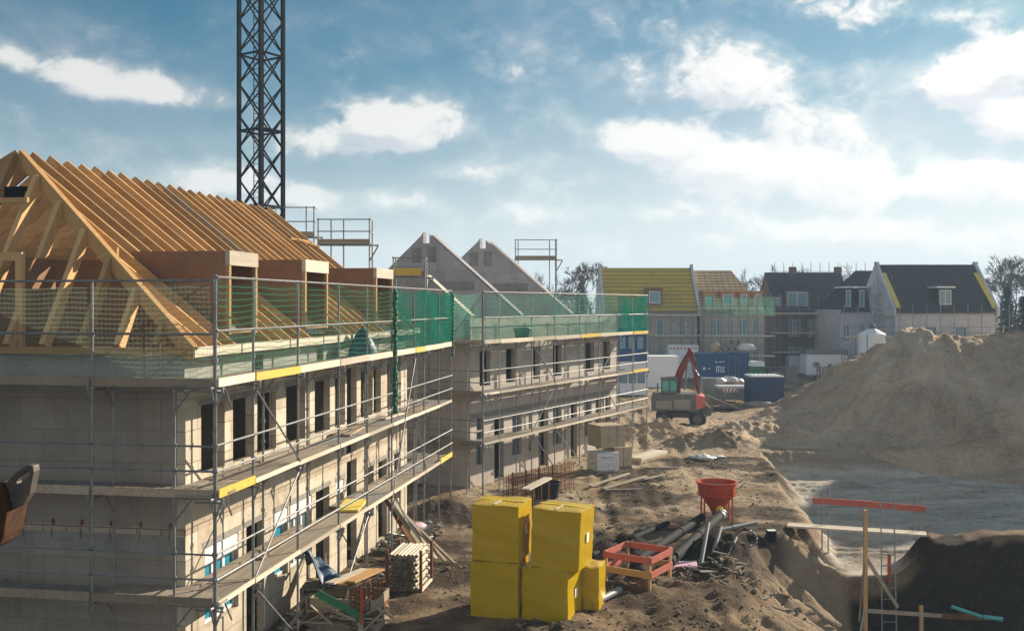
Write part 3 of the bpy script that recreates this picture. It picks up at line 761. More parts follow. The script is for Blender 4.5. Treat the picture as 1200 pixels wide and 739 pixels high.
# ------------------------------------------------------------------ scaffolding
def standard(mb, x, y, z0, z1, levels, r=.026):
    mb.tube((x, y, z0), (x, y, z1), r, 7)
    mb.box(x-.07, x+.07, y-.07, y+.07, z0-.012, z0)
    for z in levels:
        for dz in (-.06, .45, .9):
            mb.tube((x, y, z+dz-.035), (x, y, z+dz+.035), r*1.75, 7)
def scaffold_run(root, org, d, inw, ts, levels, ztop, depth=.78, yellow=(), braces=(), rails=((.45,.92)), toe=True, skip_inner=(), inner_top=None, dark_toe=False, rail_r=.021, seed=0, ext=0):
    """bays between the stations ts: origin + d*t; inw points towards the wall"""
    rnd = random.Random(seed)
    O = Vector(org); d = Vector(d); inw = Vector(inw)
    def Pt(t, k, z): q = O+d*t+inw*k; return Vector((q.x, q.y, z))
    zg = 0
    for i, t in enumerate(ts):
        mb = MB(); q = Pt(t, 0, 0); standard(mb, q.x, q.y, zg, ztop, levels); mb.build('standard', steel, root)
        if i not in skip_inner:
            mb = MB(); q = Pt(t, depth, 0); standard(mb, q.x, q.y, zg, (inner_top or levels[-1]), levels[:-1]); mb.build('standard', steel, root)
        for z in levels:
            mb = MB(); mb.tube(Pt(t, -.16, z-.05), Pt(t, depth+.26, z-.05), .026, 6)
            mb.tube(Pt(t, -.16, z-.12), Pt(t, depth*.5, z-.12), .018, 6)
            mb.tube(Pt(t, depth*.55, z-.05), Pt(t, depth*.98, z-.48), .019, 6); mb.tube(Pt(t, -.14, z-.06), Pt(t, .0, z-.40), .019, 6)
            mb.build('bracket', steel, root)
    for i, (a, b) in enumerate(zip(ts[:-1], ts[1:])):
        for li, z in enumerate(levels):
            L_ = b-a
            mb = MB(); wn = 3 if rnd.random() < .7 else 2; ww = (depth-.06)/wn
            for j in range(wn):
                k0 = .03+j*ww
                zz = z+rnd.uniform(-.004, .004); tt0 = a+rnd.uniform(-.10, .05); tt1 = b+rnd.uniform(-.05, .10)
                c0, c1 = Pt(tt0, k0+ww/2, zz), Pt(tt1, k0+ww/2, zz+rnd.uniform(-.003, .003))
                mb.bar(c0, c1, ww-.015, .045)
            if depth < .9 and rnd.random() < .85: mb.bar(Pt(a+.03, depth+.16, z+rnd.uniform(-.02, .0)), Pt(b-.03, depth+.16, z+rnd.uniform(-.02, .0)), .20, .04)
            mb.build('deck', deck_wood if rnd.random() < .6 else deck_steel, root)
            if toe:
                ye = (li, i) in yellow
                tb = MB(); off = -.035+(.0 if not ye else -.012)
                hh = .09 if (not ye and z < levels[-1] and not dark_toe) else .16; tb.bar(Pt(a+.03, off, z+hh*.55-.045), Pt(b+(.04 if i % 2 else -.03), off, z+hh*.55-.045+rnd.uniform(-.01, .015)), .035, hh)
                tb.build('toe_board', yellow_board if ye else (old_wood if dark_toe else pale_wood), root, 'bright yellow toe board' if ye else None)  # sun on the front and shade on the gable put into the wood colour
            if z < levels[-1]:
                for dz in rails:
                    r = MB(); r.tube(Pt(a-.05, -.045, z+dz), Pt(b+.05, -.045, z+dz), rail_r, 6); r.build('guard_rail', steel, root)
    for (i, z0, z1, fl) in braces:
        a, b = (ts[i], ts[i+1]) if not fl else (ts[i+1], ts[i])
        MB().tube(Pt(a, -.06, z0), Pt(b, -.06, z1), .022, 6).build('brace', steel, root)
    return Pt
s1 = thing('scaffold', 'long steel scaffold with green safety net wrapped round the near open roofed house', 'scaffold', W1, A1)
ts = [0, 1.62, 3.95, 6.6, 8.85, 11.15, 13.57, 14.8, 16.8, 18.6]
LV = [2.0, 3.95, 5.95]
yel = {(1,0),(2,1),(2,6),(0,8)}
Pt = scaffold_run(s1, (-1.0, -1.1), (1, 0), (0, 1), ts, LV, 7.95, .8, yel,
    braces=[(1, 5.75, 4.0, False), (1, 2.1, 3.85, False), (1, 1.85, .1, False), (5, 2.1, 5.8, False), (6, 3.9, 2.1, False), (5, .1, 2.0, True), (3, .2, 1.9, False)], seed=1)
tg = [2.43, 4.9, 7.35, 9.8]
Pg = scaffold_run(s1, (-1.0, -1.1), (0, 1), (1, 0), [0.02]+tg, LV, 7.85, .72, (), rails=(.45,.9), skip_inner=(0,), dark_toe=True, seed=2)
for z, nm in ((6.93, 0), (7.9, 1)):
    for a, b in zip(ts[:-1], ts[1:]):
        MB().tube(Pt(a-.03, -.04, z), Pt(b+.03, -.04, z), .022, 6).build('guard_rail', steel if nm == 0 else steel, s1)
    for a, b in zip([0]+tg[:-1], tg):
        MB().tube(Pg(a, -.04, z-.06), Pg(b, -.04, z-.06), .024, 6).build('guard_rail', steel, s1)
y0 = -1.13
net_sheet([(-1.04, 8.8), (-1.04, -1.12)], 'safety_net', net_near, s1, 5.98, 7.80, .03, 1)
xx = [-1.0+t for t in ts]
net_sheet([(xx[0], y0), (xx[1], y0), (xx[2], y0)], 'safety_net', net_mid, s1, 6.02, 7.88, .05, 2)
net_sheet([(xx[2]+.03, y0), (xx[3], y0), (xx[4], y0), (xx[5], y0)], 'safety_net', net_mid, s1, 6.02, 7.88, .06, 3)
net_sheet([(xx[5]+.02, y0), (xx[7], y0), (xx[9], y0)], 'safety_net', net_dark, s1, 6.02, 7.88, .07, 4, label='denser dark green safety net')
net_sheet([(xx[9], y0), (xx[9], y0+1.2)], 'safety_net', net_dark, s1, 5.9, 7.88, .05, 5)
# end return of the scaffold
Pe = scaffold_run(s1, (17.6, -1.1), (0, 1), (-1, 0), [.8, 3.2, 5.6], LV, 7.9, .7, (), seed=3)
# bunched net hanging down
mb = MB(); pts = []
for i in range(24): pts.append((xx[5]+.05+.03*math.sin(i*1.7), y0-.06+.02*math.cos(i*2.1), 7.85-i*.155))
for i, (a, b) in enumerate(zip(pts[:-1], pts[1:])): mb.tube(a, b, .045+.03*abs(math.sin(i*.9)), 7, .045+.03*abs(math.sin(i*.9+.9)))
mb.build('net_bundle', net_bunch, s1, smooth=True)
mb = MB(); pts = [(xx[9]+.04+.03*math.sin(i), y0-.03, 7.8-i*.15) for i in range(16)]
for i, (a, b) in enumerate(zip(pts[:-1], pts[1:])): mb.tube(a, b, .05, 6, .06)
mb.build('net_bundle', net_bunch, s1, smooth=True)

# loose things on the decks of the near scaffold
def w1(x, y, z): return Matrix.Translation(W1) @ Matrix.Rotation(A1, 4, 'Z') @ Vector((x, y, z))
def lying(name, label, cat, mat, x, y, z, l, wd, h, rz=0, tilt=0, group=None):
    o = MB().box(-l/2, l/2, -wd/2, wd/2, 0, h).build(name, mat, bev=.006)
    o.location = w1(x, y, z); o.rotation_euler = (0, tilt, A1+rz)
    return tag(o, label, cat, group)
lying('loose_board', 'weathered plank lying on the top lift deck beside the roof eave of the near house', 'board', old_wood, 8.2, -.62, 3.985, 1.9, .22, .04, .12)
lying('loose_board', 'short plank lying across the middle deck near the recessed stair bay', 'board', pale_wood, 11.9, -.60, 3.985, 1.6, .2, .05, -.08)
lying('insulation_sheet', 'torn yellow insulation sheet lying on the lowest scaffold deck', 'insulation', insul, 7.9, -.66, 2.03, 1.5, .6, .06, .15)
lying('loose_board', 'grey plank lying on the lowest scaffold deck by the blue filmed window', 'board', old_wood, 3.2, -.52, 2.035, 2.2, .2, .04, .05)
rb = MB(); rnd = random.Random(9)
prof = [(0.0,.44),(.06,.40),(.17,.33),(.27,.22),(.36,.10),(.40,0)]
vs = []; n = 18
for r, z in prof[::-1]:
    for i in range(n):
        t = 6.283*i/n; k = 1+.22*math.sin(3*t+z*4)+.12*math.sin(7*t+z*9)
        vs.append((r*k*1.5*math.cos(t), r*k*math.sin(t)*.9, z*1.9))
fs = [(j*n+i, j*n+(i+1)%n, (j+1)*n+(i+1)%n, (j+1)*n+i) for j in range(len(prof)-1) for i in range(n)]
rb.add(vs, fs)
o = rb.build('tarpaulin_bundle', tarp, smooth=True); o.location = w1(9.0, -.62, 5.985); o.rotation_euler = (0, 0, A1)
tag(o, 'crumpled blue tarpaulin bundle standing on the top deck behind the green net', 'tarpaulin')

# ------------------------------------------------------------------ roof platforms behind the near house
def platform(name, label, px0, px1, d, ydeck, yrail, zlow, posts, dd=.8, bars=2):
    c0, c1 = at(px0, ydeck, d), at(px1, ydeck, d)
    t = thing(name, label, 'scaffold', (c0.x, d, 0))
    Lx = c1.x-c0.x; zd = c0.z; zr = at(px0, yrail, d).z
    for (fx, back, zb) in posts:
        MB().tube((Lx*fx, dd*back, zb), (Lx*fx, dd*back, zr+.05), .03, 7).build('standard', steel, t)
    m_ = MB()
    for j in range(3): m_.box(-.05, Lx+.05, .02+j*.26, .25+j*.26, zd-.06, zd)
    m_.build('deck', deck_steel, t)
    for j in range(bars):
        z = zr-j*(zr-zd)/bars
        MB().tube((-.05, 0, z), (Lx+.05, 0, z), .022, 6).build('guard_rail', steel, t)
        MB().tube((Lx, 0, z), (Lx, dd, z), .022, 6).build('guard_rail', steel, t)
    m_ = MB(); m_.tube((Lx, -.1, zd-.08), (Lx, dd+.3, zd-.08), .03, 6); m_.tube((Lx, dd+.25, zd-.1), (Lx, dd, zd-.6), .03, 6); m_.tube((Lx+.0, 0, zd-.08), (Lx+.35, 0, zd-.08), .03, 6); m_.tube((Lx+.33, 0, zd-.1), (Lx+.02, 0, zd-.65), .03, 6)
    m_.build('bracket', steel, t)
    MB().box(-.03, Lx, -.035, -.005, zd+.002, zd+.16).build('toe_board', old_wood, t)
    return t
platform('roof_platform', 'high scaffold platform with two rails beyond the near timber roof', 373, 433, 39, 285, 257, 0, [(0,0,0),(1,0,0),(1,1,0),(.18,1,6),(.43,1,4)])
platform('roof_platform', 'small scaffold landing half hidden by the rafters right of the crane mast', 318, 368, 41, 276, 243, 0, [(.82,0,4),(1,0,4),(0,1,4)])
platform('roof_platform', 'high scaffold platform beside the rearmost pale gable', 604, 652, 56, 303, 281, 0, [(0,0,4),(.07,1,4),(1,0,0),(1,1,0),(.85,1,5)], 1.0)
t = platform('roof_platform', 'low scaffold stage with yellow plank in front of the left pale gable', 461, 498, 40.5, 323, 302, 0, [(0,0,0),(1,0,0),(1,1,0),(0,1,0)])
MB().box(.05, 1.1, -.06, -.036, 8.56, 8.84).build('toe_board', yellow_board, t, 'tall yellow board')

# ------------------------------------------------------------------ tower crane
ct = thing('tower_crane', 'tall black lattice tower crane mast rising behind the near roof', 'crane', (at(306, 0, 55).x, 55, 0), R(57.6))
s = .81; top = 29
for sx in (-s, s):
    for sy in (-s, s): MB().box(sx-.09, sx+.09, sy-.09, sy+.09, .3, top).build('mast_leg', dark_steel, ct)
mb = MB(); z = .5; fl = 0
while z < top-1.8:
    for (a, b) in (((-s,-s),(s,-s)), ((s,-s),(s,s)), ((s,s),(-s,s)), ((-s,s),(-s,-s))):
        p, q = (a, b) if fl else (b, a)
        mb.tube((p[0], p[1], z), (q[0], q[1], z+1.7), .045, 6); mb.tube((q[0], q[1], z), (p[0], p[1], z+1.7), .045, 6)
    z += 1.7; fl ^= 1
mb.build('lattice', dark_steel, ct)
mb = MB()
for z in (4.55, 8.6, 12.65, 16.7, 20.75, 24.8):
    for (a, b) in (((-s,-s),(s,-s)), ((s,-s),(s,s)), ((s,s),(-s,s)), ((-s,s),(-s,-s))): mb.tube((*a, z), (*b, z), .06, 6)
mb.build('tie_frame', dark_steel, ct)
lad = MB()
for yy in (-.18, .18): lad.tube((-.35, yy, .3), (-.35, yy, top), .025, 5)
z = .5
while z < top: lad.tube((-.35, -.18, z), (-.35, .18, z), .014, 5); z += .3
z = 2
while z < top:
    pts = [(-.35+.62*math.sin(t), .30*math.cos(t), z) for t in np.linspace(.2, 2.94, 7)]; lad.path(pts, .012, 4); z += .9
lad.build('ladder', dark_steel, ct)
for z in (16.75, 24.85): MB().box(-s+.1, s-.1, -s+.1, .15, z, z+.05).build('landing', dark_steel, ct)
MB().box(-1.6, 1.6, -1.6, 1.6, -.2, .32).build('foundation', concrete, ct)
MB().tube((.35,.3,.3), (.35,.3,top), .03, 6).build('cable', dark_steel, ct)
# ------------------------------------------------------------------ second house
TH2 = math.atan2(.487, .8735); A2 = math.pi/2-TH2
W2 = Vector((-1.69, 41.36, 0))
h2 = thing('house_under_construction', 'second unfinished house with stepped row of grey triangular party gables', 'house', W2, A2)
Lh = 14.9; Wd = 9.9
s_open = [(.74,1.62),(2.95,3.75),(5.44,6.0),(7.4,8.3),(10.97,12.0),(13.1,14.05)]
holes = [(a, b, 4.05, 5.5) for a, b in s_open]
holes += [(.5,1.1,2.25,2.75),(.5,1.1,.85,2.2),(1.95,2.75,.02,2.6),(3.5,4.35,.85,2.6),(5.0,5.35,.85,2.6),(5.95,6.85,.02,2.6),(7.4,8.3,.85,2.6),(9.3,10.0,.02,2.6),(10.95,11.7,.85,2.6),(12.2,12.9,.02,2.6),(13.4,14.1,.85,2.6)]
mb = MB().wall(0, Lh, -.3, 5.8, holes, 0, .20)
for x in (0, Lh-.3): mb.wall(.20, Wd, -.3, 5.8, [], x, x+.30, T=lambda x, y, z: (y, x, z))
mb.wall(.30, Lh-.30, -.3, 5.8, [], Wd-.30, Wd)
mb.build('wall', calc2, h2)
mb = MB().box(.31, Lh-.31, 2.2, 2.3, 0, 5.59)
for x in (2.2, 4.6, 6.6, 9.0, 12.05): mb.wall(.31, 2.19, 0, 5.59, [], x, x+.1, T=lambda x, y, z: (y, x, z))
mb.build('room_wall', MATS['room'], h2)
mb = MB().wall(0, Lh, 5.802, 6.85, [], .01, .28); mb.build('knee_wall', green_conc, h2)
MB().box(.31, Lh-.31, .31, Wd-.31, 2.66, 2.95).build('upper_floor', concrete, h2)
MB().box(.31, Lh-.31, .31, Wd-.31, 5.60, 5.80).build('attic_floor', concrete, h2)
mb = MB().box(.004, Lh-.01, -.004, -.0006, 2.75, 2.98); mb.build('ring_beam', concrete, h2)
# windows set in the lower openings
for (x0, x1) in ((.5,1.1),(3.5,4.35),(7.4,8.3),(10.95,11.7)):
    f = MB().wall(x0+.02, x1-.02, .87, 2.58, [(x0+.08, (x0+x1)/2-.03, .94, 2.5), ((x0+x1)/2+.03, x1-.08, .94, 2.5)], .16, .22)
    fo = f.build('window', grey_paint, h2)
    MB().box(x0+.06, x1-.06, .185, .195, .9, 2.55).build('pane', glass, fo)
# party gables: (s, truncated height or None)
HB = Wd/2; RZ2 = 10.8; E2 = 6.9
for (sx, trunc) in ((0, 8.55), (4.2, None), (9.3, None), (Lh-.26, None)):
    zt = lambda y: E2+(RZ2-E2)*(1-abs(y-HB)/HB)
    if trunc:
        yk = HB*(trunc-E2)/(RZ2-E2)
        prof = [(0, 5.81), (0, E2), (yk, trunc), (Wd-yk, trunc), (Wd, E2), (Wd, 5.81)]
    elif sx < 12:
        prof = [(.29, 5.81), (.02, E2-.4), (.02, E2), (HB-.30, RZ2-.24), (HB-.17, RZ2-.14), (HB-.17, RZ2-.55), (HB+.17, RZ2-.55), (HB+.17, RZ2-.02), (HB+.3, RZ2-.2), (Wd, E2), (Wd, 5.81)]
    else: prof = [(.29, 5.81), (.02, E2), (Wd, E2), (Wd, 5.81)]
    x0 = sx if sx else .0
    g = MB().prism([(x0, y, z) for y, z in prof], (.26, 0, 0)).build('party_gable', party, h2)
    if sx == 0:
        MB().prism([(x0-.004, y, z) for y, z in [(.02,5.81),(.02,E2-.05),(.9,E2-.05),(.9,5.81)]], (.003,0,0))
    if sx > 12: continue
    # light capping along the raking edge that looks to the street
    a = Vector((x0+.13, -.05, E2+.0)); b = Vector((x0+.13, (HB-.32) if not trunc else HB*(trunc-E2)/(RZ2-E2), (RZ2-.25) if not trunc else trunc))
    if sx == 9.3: b = Vector((x0+.13, HB-.45, RZ2-.3))
    MB().bar(a+Vector((0,0,.05)), b+Vector((0,0,.06)), .27, .05, (0,-.6,1)).build('coping', party if trunc is None else pale_wood, g)
    if not trunc and sx < 12:
        cnt = 0
        for (yy, zz, ww, hh, tt) in ((HB-.55, RZ2-1.45, .5, .75, .004), (HB+.25, RZ2-1.45, .55, .7, .004), (HB-2.6, RZ2-2.75, 2.0, .42, .003), (HB+1.6, RZ2-2.9, 1.3, .42, .003), (HB-.3, RZ2-3.6, 1.6, .5, .004)):
            MB().box(x0-tt, x0-.0008, yy, yy+ww, zz, zz+hh).build('patched_blocks', concrete, g)
s2 = thing('scaffold', 'steel scaffold with pale teal net along the front of the second house', 'scaffold', W2, A2)
o2 = Matrix.Rotation(-A2, 3, 'Z') @ (Vector((-1.13, 40, 0))-W2)
def s2t(px):
    q = (px-600)/F; return (-1.13-40*q)/(.8735*q-.487)
ts2 = [0.0]+[s2t(p) for p in (585, 623, 650, 679, 702, 723, 741, 758)]
LV2 = [1.95, 3.9, 5.9]
P2 = scaffold_run(s2, (o2.x, o2.y), (1, 0), (0, 1), ts2, LV2, 7.98, .75, {(2,4),(2,7),(1,7)}, braces=[(2, 5.7, 4.0, False), (2, 3.8, 2.1, True), (5, 5.7, 4.0, True), (5, 3.8, 2.1, False), (3, 1.85, .1, False), (2, 1.9, .1, False)], seed=11)
Pg2 = scaffold_run(s2, (o2.x, o2.y), (0, 1), (1, 0), [.02, 2.5, 5.0, 7.4], LV2, 7.95, .7, (), rails=(.45,.9), skip_inner=(0,), dark_toe=True, seed=12)
for z in (6.9, 7.9):
    for a, b in zip(ts2[:-1], ts2[1:]): MB().tube(P2(a-.03, -.04, z), P2(b+.03, -.04, z), .026, 6).build('guard_rail', steel, s2)
q = o2.y-.03; X2 = [o2.x+t for t in ts2]
net_sheet([(o2.x-.03, o2.y+1.7), (o2.x-.03, q), (X2[1], q)], 'safety_net', net_pale, s2, 5.95, 7.9, .03, 21)
net_sheet([(X2[1]+.02, q), (X2[2], q), (X2[3], q), (X2[4], q)], 'safety_net', net_pale, s2, 5.95, 7.9, .03, 22)
net_sheet([(X2[4]+.02, q), (X2[5], q), (X2[6], q)], 'safety_net', net_pale, s2, 5.95, 7.9, .04, 23)
net_sheet([(X2[6]+.02, q), (X2[7], q), (X2[8], q), (X2[8], q+1.5)], 'safety_net', net_dark, s2, 5.95, 7.9, .05, 24, label='dark green net at the far end')
def w2(x, y, z): return Matrix.Translation(W2) @ Matrix.Rotation(A2, 4, 'Z') @ Vector((x, y, z))
b = MB().lathe([(.20,0),(.27,.02),(.36,.42),(.40,.44),(.40,.48),(.33,.48),(.25,.06)], 20)
o = b.build('mortar_tub', mat_plain('tub_green', (.012,.10,.065), .5), smooth=True); o.location = w2(X2[2]-.25, q+.35, 5.94)
tag(o, 'dark green mortar tub on the top deck of the second scaffold', 'tub')
# a narrow unit further up the same row, seen past the scaffold end: blue site cabins stacked on each other
# ------------------------------------------------------------------ yellow wrapped blocks
def yrot(x, y, z, rz, t=(0,0)): return Matrix.Translation((x, y, z)) @ Matrix.Rotation(rz, 4, 'Z') @ Matrix.Rotation(t[0], 4, 'X') @ Matrix.Rotation(t[1], 4, 'Y')
def wrapped(label, x, y, z, w_, d_, h_, rz, tilt=(0,0), seed=0, sticker=True, strap=True):
    """foil wrapped stack; x, y = its front left corner"""
    rnd = random.Random(seed); n = 12
    root = thing('wrapped_pallet', label, 'pallet', (x, y, z), rz, 'blocks wrapped in yellow foil')
    root.rotation_euler = (tilt[0], tilt[1], rz)
    mb = MB()
    vs = {}; ph = [rnd.uniform(0, 6) for _ in range(8)]
    def P(i, j, k):
        key = (i, j, k)
        if key in vs: return vs[key]
        u, v, t = i/n, j/n, k/n
        px, py, pz = u*w_, v*d_, t*h_
        ex = min(u, 1-u); ey = min(v, 1-v); et = min(t, 1-t)
        r = .012                                                      # rounded edges
        px += (r if u < .5 else -r)*max(0, 1-ey*n*.8)*(1 if ex == 0 else 0)*.8
        py += (r if v < .5 else -r)*max(0, 1-ex*n*.8)*(1 if ey == 0 else 0)*.8
        if et == 0 and t > .5: pz -= .02*max(0, 1-min(ex, ey)*n*.9); pz += .018*math.sin(u*7+ph[0])*math.sin(v*6+ph[1])
        bul = .007*math.sin(t*9+ph[2]+u*3)+.006*math.sin(t*23+ph[3]+v*5+u*4)+.007*rnd.uniform(-1, 1)
        if ex == 0: px += bul*(-1 if u < .5 else 1)*(.3+et*1.5)
        if ey == 0: py += bul*(-1 if v < .5 else 1)*(.3+et*1.5)
        vs[key] = len(mb.v); mb.v.append((px, py, pz)); return vs[key]
    R_ = range(n)
    for i in R_:
        for k in R_:
            mb.f.append((P(i,0,k), P(i+1,0,k), P(i+1,0,k+1), P(i,0,k+1))); mb.f.append((P(i,n,k), P(i,n,k+1), P(i+1,n,k+1), P(i+1,n,k)))
            mb.f.append((P(0,i,k), P(0,i,k+1), P(0,i+1,k+1), P(0,i+1,k))); mb.f.append((P(n,i,k), P(n,i+1,k), P(n,i+1,k+1), P(n,i,k+1)))
            mb.f.append((P(i,k,0), P(i,k+1,0), P(i+1,k+1,0), P(i+1,k,0))); mb.f.append((P(i,k,n), P(i+1,k,n), P(i+1,k+1,n), P(i,k+1,n)))
    mb.build('foil_block', wrap, root, smooth=True)
    if strap:
        m_ = MB().box(-.012, w_+.012, d_*.47, d_*.53, h_+.012, h_+.018); m_.build('strap', yellow_lim, root)
        MB().box(w_*.46, w_*.50, .02, d_*.47, h_+.010, h_+.016).build('strap', white_wrap, root)
    if sticker: MB().box(w_+.022, w_+.027, d_*.40, d_*.56, h_*.42, h_*.58).build('sticker', white_paint, root)
    return root
wrapped('yellow foil wrapped block at the bottom of the left yellow stack', -1.0, 24.4, gz(-.4, 24.6)-.03, 1.17, 1.25, 1.36, -R(13), seed=1, sticker=False, strap=False)
wrapped('yellow foil wrapped block on top of the left yellow stack', -.97, 24.42, gz(-.4, 24.6)+1.34, 1.16, 1.24, 1.34, -R(16), (0, R(.6)), seed=2)
wrapped('yellow foil wrapped block at the bottom of the right yellow stack', .22, 24.25, gz(.9, 24.5)-.03, 1.15, 1.30, 1.36, -R(19), seed=3, strap=False)
wrapped('leaning yellow foil wrapped block on top of the right yellow stack', .42, 24.25, gz(.9, 24.5)+1.345, 1.20, 1.28, 1.38, -R(19), (R(-1.5), R(2.4)), seed=4)
wrapped('small yellow wrapped block tucked behind the right yellow stack', 1.72, 25.05, gz(1.95, 25.4)-.02, .42, .8, 1.05, -R(17), seed=5, sticker=False, strap=False)

# ------------------------------------------------------------------ guard frame, pink board, hopper
gp = gnd(750, 669)
fr = thing('guard_frame', 'low red painted timber guard frame standing round a hole in the ground', 'guard frame', (3.42, 27.75, .02), -R(33))
h = .64
for (sx, sy) in ((-h,-h),(h,-h),(h,h),(-h,h)): MB().box(sx-.035, sx+.035, sy-.035, sy+.035, -.15, .78).build('post', pine_z, fr)
for (z, red) in ((.68, (1,1,1,1)), (.30, (0,1,0,1))):
    hh = .085
    for i, (a, b) in enumerate((((-h-.05,-h-.055),(h+.05,-h-.055)), ((h+.055,-h-.03),(h+.055,h+.03)), ((-h-.05,h+.055),(h+.05,h+.055)), ((-h-.055,-h-.03),(-h-.055,h+.03)))):
        MB().bar((*a, z), (*b, z), .035, .17).build('rail_board', red_board if red[i] else pine, fr, None if red[i] else 'unpainted rail board')
pk = MB().box(-.42, .42, -.25, .25, 0, .09).build('foam_board', pink_foam, bev=.01)
pp = gnd(799, 667); pk.location = (pp.x, pp.y, gz(pp.x, pp.y)+.02); pk.rotation_euler = (R(3), R(-4), R(-8))
tag(pk, 'pink insulation foam board lying on the soil beside the red guard frame', 'foam board')

hc = Vector(((840-600)/F*35.0, 35.0)); hz0 = gz(hc.x, hc.y)
hp = thing('concrete_hopper', 'bright orange red funnel shaped concrete hopper on four thin legs', 'hopper', (hc.x, hc.y, hz0-.02), R(12)); hp.scale = (.96, .96, .86)
MB().lathe([(.10,.30),(.14,.28),(.30,.62),(.56,1.04),(.63,1.12),(.66,1.30),(.69,1.58),(.72,1.58),(.72,1.62),(.66,1.62),(.60,1.25),(.50,1.05),(.10,.34)], 32, cap=False).build('funnel', red_paint, hp, smooth=False)
MB().lathe([(0,1.30),(.64,1.31),(.62,1.42),(0,1.44)], 24).build('sand_fill', concrete, hp)
for a in range(4):
    t = a*math.pi/2+.5; x, y = .68*math.cos(t), .68*math.sin(t)
    MB().tube((x, y, 1.5), (x*1.03, y*1.03, 0), .032, 6).build('leg', red_paint, hp)
MB().lathe([(.695,1.10),(.705,1.10),(.705,1.16),(.695,1.16)], 32, cap=False).build('band', red_paint, hp)
MB().lathe([(.12,.16),(.15,.18),(.15,.30),(.11,.31)], 16).build('outlet', grey_paint, hp)
MB().lump((-.12, -.50, .60), .12, .09, .16, 4, 12, 8, .25).build('yellow_valve_cap', yellow_lim, hp, smooth=True)

# ------------------------------------------------------------------ pipes on the spoil
def pipe(label, p, q, r, mat, collars=(), open_end=True, endcap=None):
    p = Vector(p); q = Vector(q)
    t = thing('drain_pipe', label, 'pipe', p, 0)
    d = (q-p).normalized(); Ln = (q-p).length
    a = d.orthogonal().normalized(); b = d.cross(a); n = 20
    def ringset(prof):
        mb = MB()
        for rr, s in prof:
            for i in range(n):
                tt = 6.2832*i/n; mb.v.append(tuple(d*s+(a*math.cos(tt)+b*math.sin(tt))*rr))
        for k in range(len(prof)):
            k2 = (k+1) % len(prof)
            for i in range(n): mb.f.append((k*n+i, k*n+(i+1)%n, k2*n+(i+1)%n, k2*n+i))
        return mb
    ringset([(r, 0), (r, Ln), (r*.88, Ln), (r*.88, 0)]).build('pipe_tube', mat, t, smooth=False)
    for c in collars:
        o = ringset([(r*1.02, c*Ln-.10), (r*1.16, c*Ln-.09), (r*1.16, c*Ln+.09), (r*1.02, c*Ln+.10)]); o.build('collar', mat, t)
    if endcap: ringset([(r*1.02, Ln-.38), (r*1.18, Ln-.36), (r*1.18, Ln+.02), (r*.9, Ln+.02)]).build('socket', endcap, t, 'pale grey pipe socket')
    return t
pipe('thick black drain pipe with pale grey socket reaching towards the hopper', (4.35, 28.5, .22), (7.05, 34.4, .38), .15, black_plastic, (.02, .52), endcap=grey_pipe)
pipe('black drain pipe lying left behind the thick pipe with grey socket', (3.6, 29.0, .20), (6.35, 34.2, .32), .13, black_plastic, (.62,))
pipe('thinner black pipe lying furthest left behind the guard frame', (2.3, 29.4, .22), (5.1, 33.6, .24), .09, black_plastic)
pipe('slim grey pipe propped upright against the dark spoil', (5.25, 28.6, .02), (5.75, 30.0, 1.02), .06, grey_pipe)
pipe('short rusty pipe stub sticking out of the dark spoil', (5.75, 29.3, .25), (6.15, 30.2, .85), .065, grey_pipe)
pipe('thin grey pipe offcut lying under the rusty stub', (6.0, 28.9, .10), (6.55, 29.9, .62), .05, grey_pipe)
pipe('small grey pipe lying right behind the socket on the sand', (6.6, 32.7, .20), (8.0, 33.6, .26), .07, grey_pipe, (.4,))
pipe('grey pipe end lying in the soil by the small yellow block', (1.9, 25.0, .07), (2.75, 26.2, .12), .085, grey_pipe)
mb = MB(); pts = [(6.95+.25*math.sin(t*2.3), 30.2-.12*t, .75-.33*t+.05*math.sin(5*t)) for t in np.linspace(0, 2.2, 12)]
o = mb.path(pts, .035, 7).build('hose', grey_pipe, smooth=True); tag(o, 'curved grey hose hanging down the dark spoil right of the pipes', 'hose')
bk = MB().lathe([(0,0),(.13,0),(.17,.30),(.185,.31),(.185,.34),(.15,.34),(.12,.05),(0,.05)], 18, cap=False).build('bucket', black_plastic)
bp = gnd(904, 634); bk.location = (bp.x, bp.y, gz(bp.x, bp.y)-.02); tag(bk, 'small black bucket standing at the edge of the excavation', 'bucket')
MB_ = MB().box(-.13, .13, -.1, .1, .345, .36).build('lid', white_paint, bk)
# rags, planks and scraps on the site road
def scrap(name, label, cat, mat, px, py, l, wd, h, rz, tilt=0, up=.01):
    p = gnd(px, py); o = MB().box(-l/2, l/2, -wd/2, wd/2, 0, h).build(name, mat, bev=.004)
    o.location = (p.x, p.y, gz(p.x, p.y)+up); o.rotation_euler = (0, tilt, rz); return tag(o, label, cat)
scrap('loose_plank', 'long pale plank lying right of the rusty mesh stack', 'plank', old_wood, 733, 567, 3.4, .22, .05, R(52), R(-1))
scrap('loose_plank', 'dark narrow plank lying just left of the long pale plank', 'plank', deck_wood, 715, 565, 3.6, .15, .05, R(58))
scrap('loose_plank', 'long grey plank lying parallel right behind the long pale plank', 'plank', deck_wood, 745, 563, 3.2, .18, .04, R(47))
scrap('loose_plank', 'short dark plank lying across the sand near the long planks', 'plank', deck_wood, 730, 575, 1.5, .12, .05, R(8))
scrap('loose_plank', 'dark beam lying alone across the sand before the plank stack', 'plank', deck_wood, 776, 547, 1.5, .14, .08, R(-2))
scrap('loose_plank', 'reddish dark board lying behind the black pipes', 'plank', rust, 783, 613, 1.9, .16, .06, R(-6))
scrap('loose_plank', 'weathered offcut lying on the soil below the pink board', 'plank', old_wood, 866, 671, .55, .16, .04, R(38), R(-8))
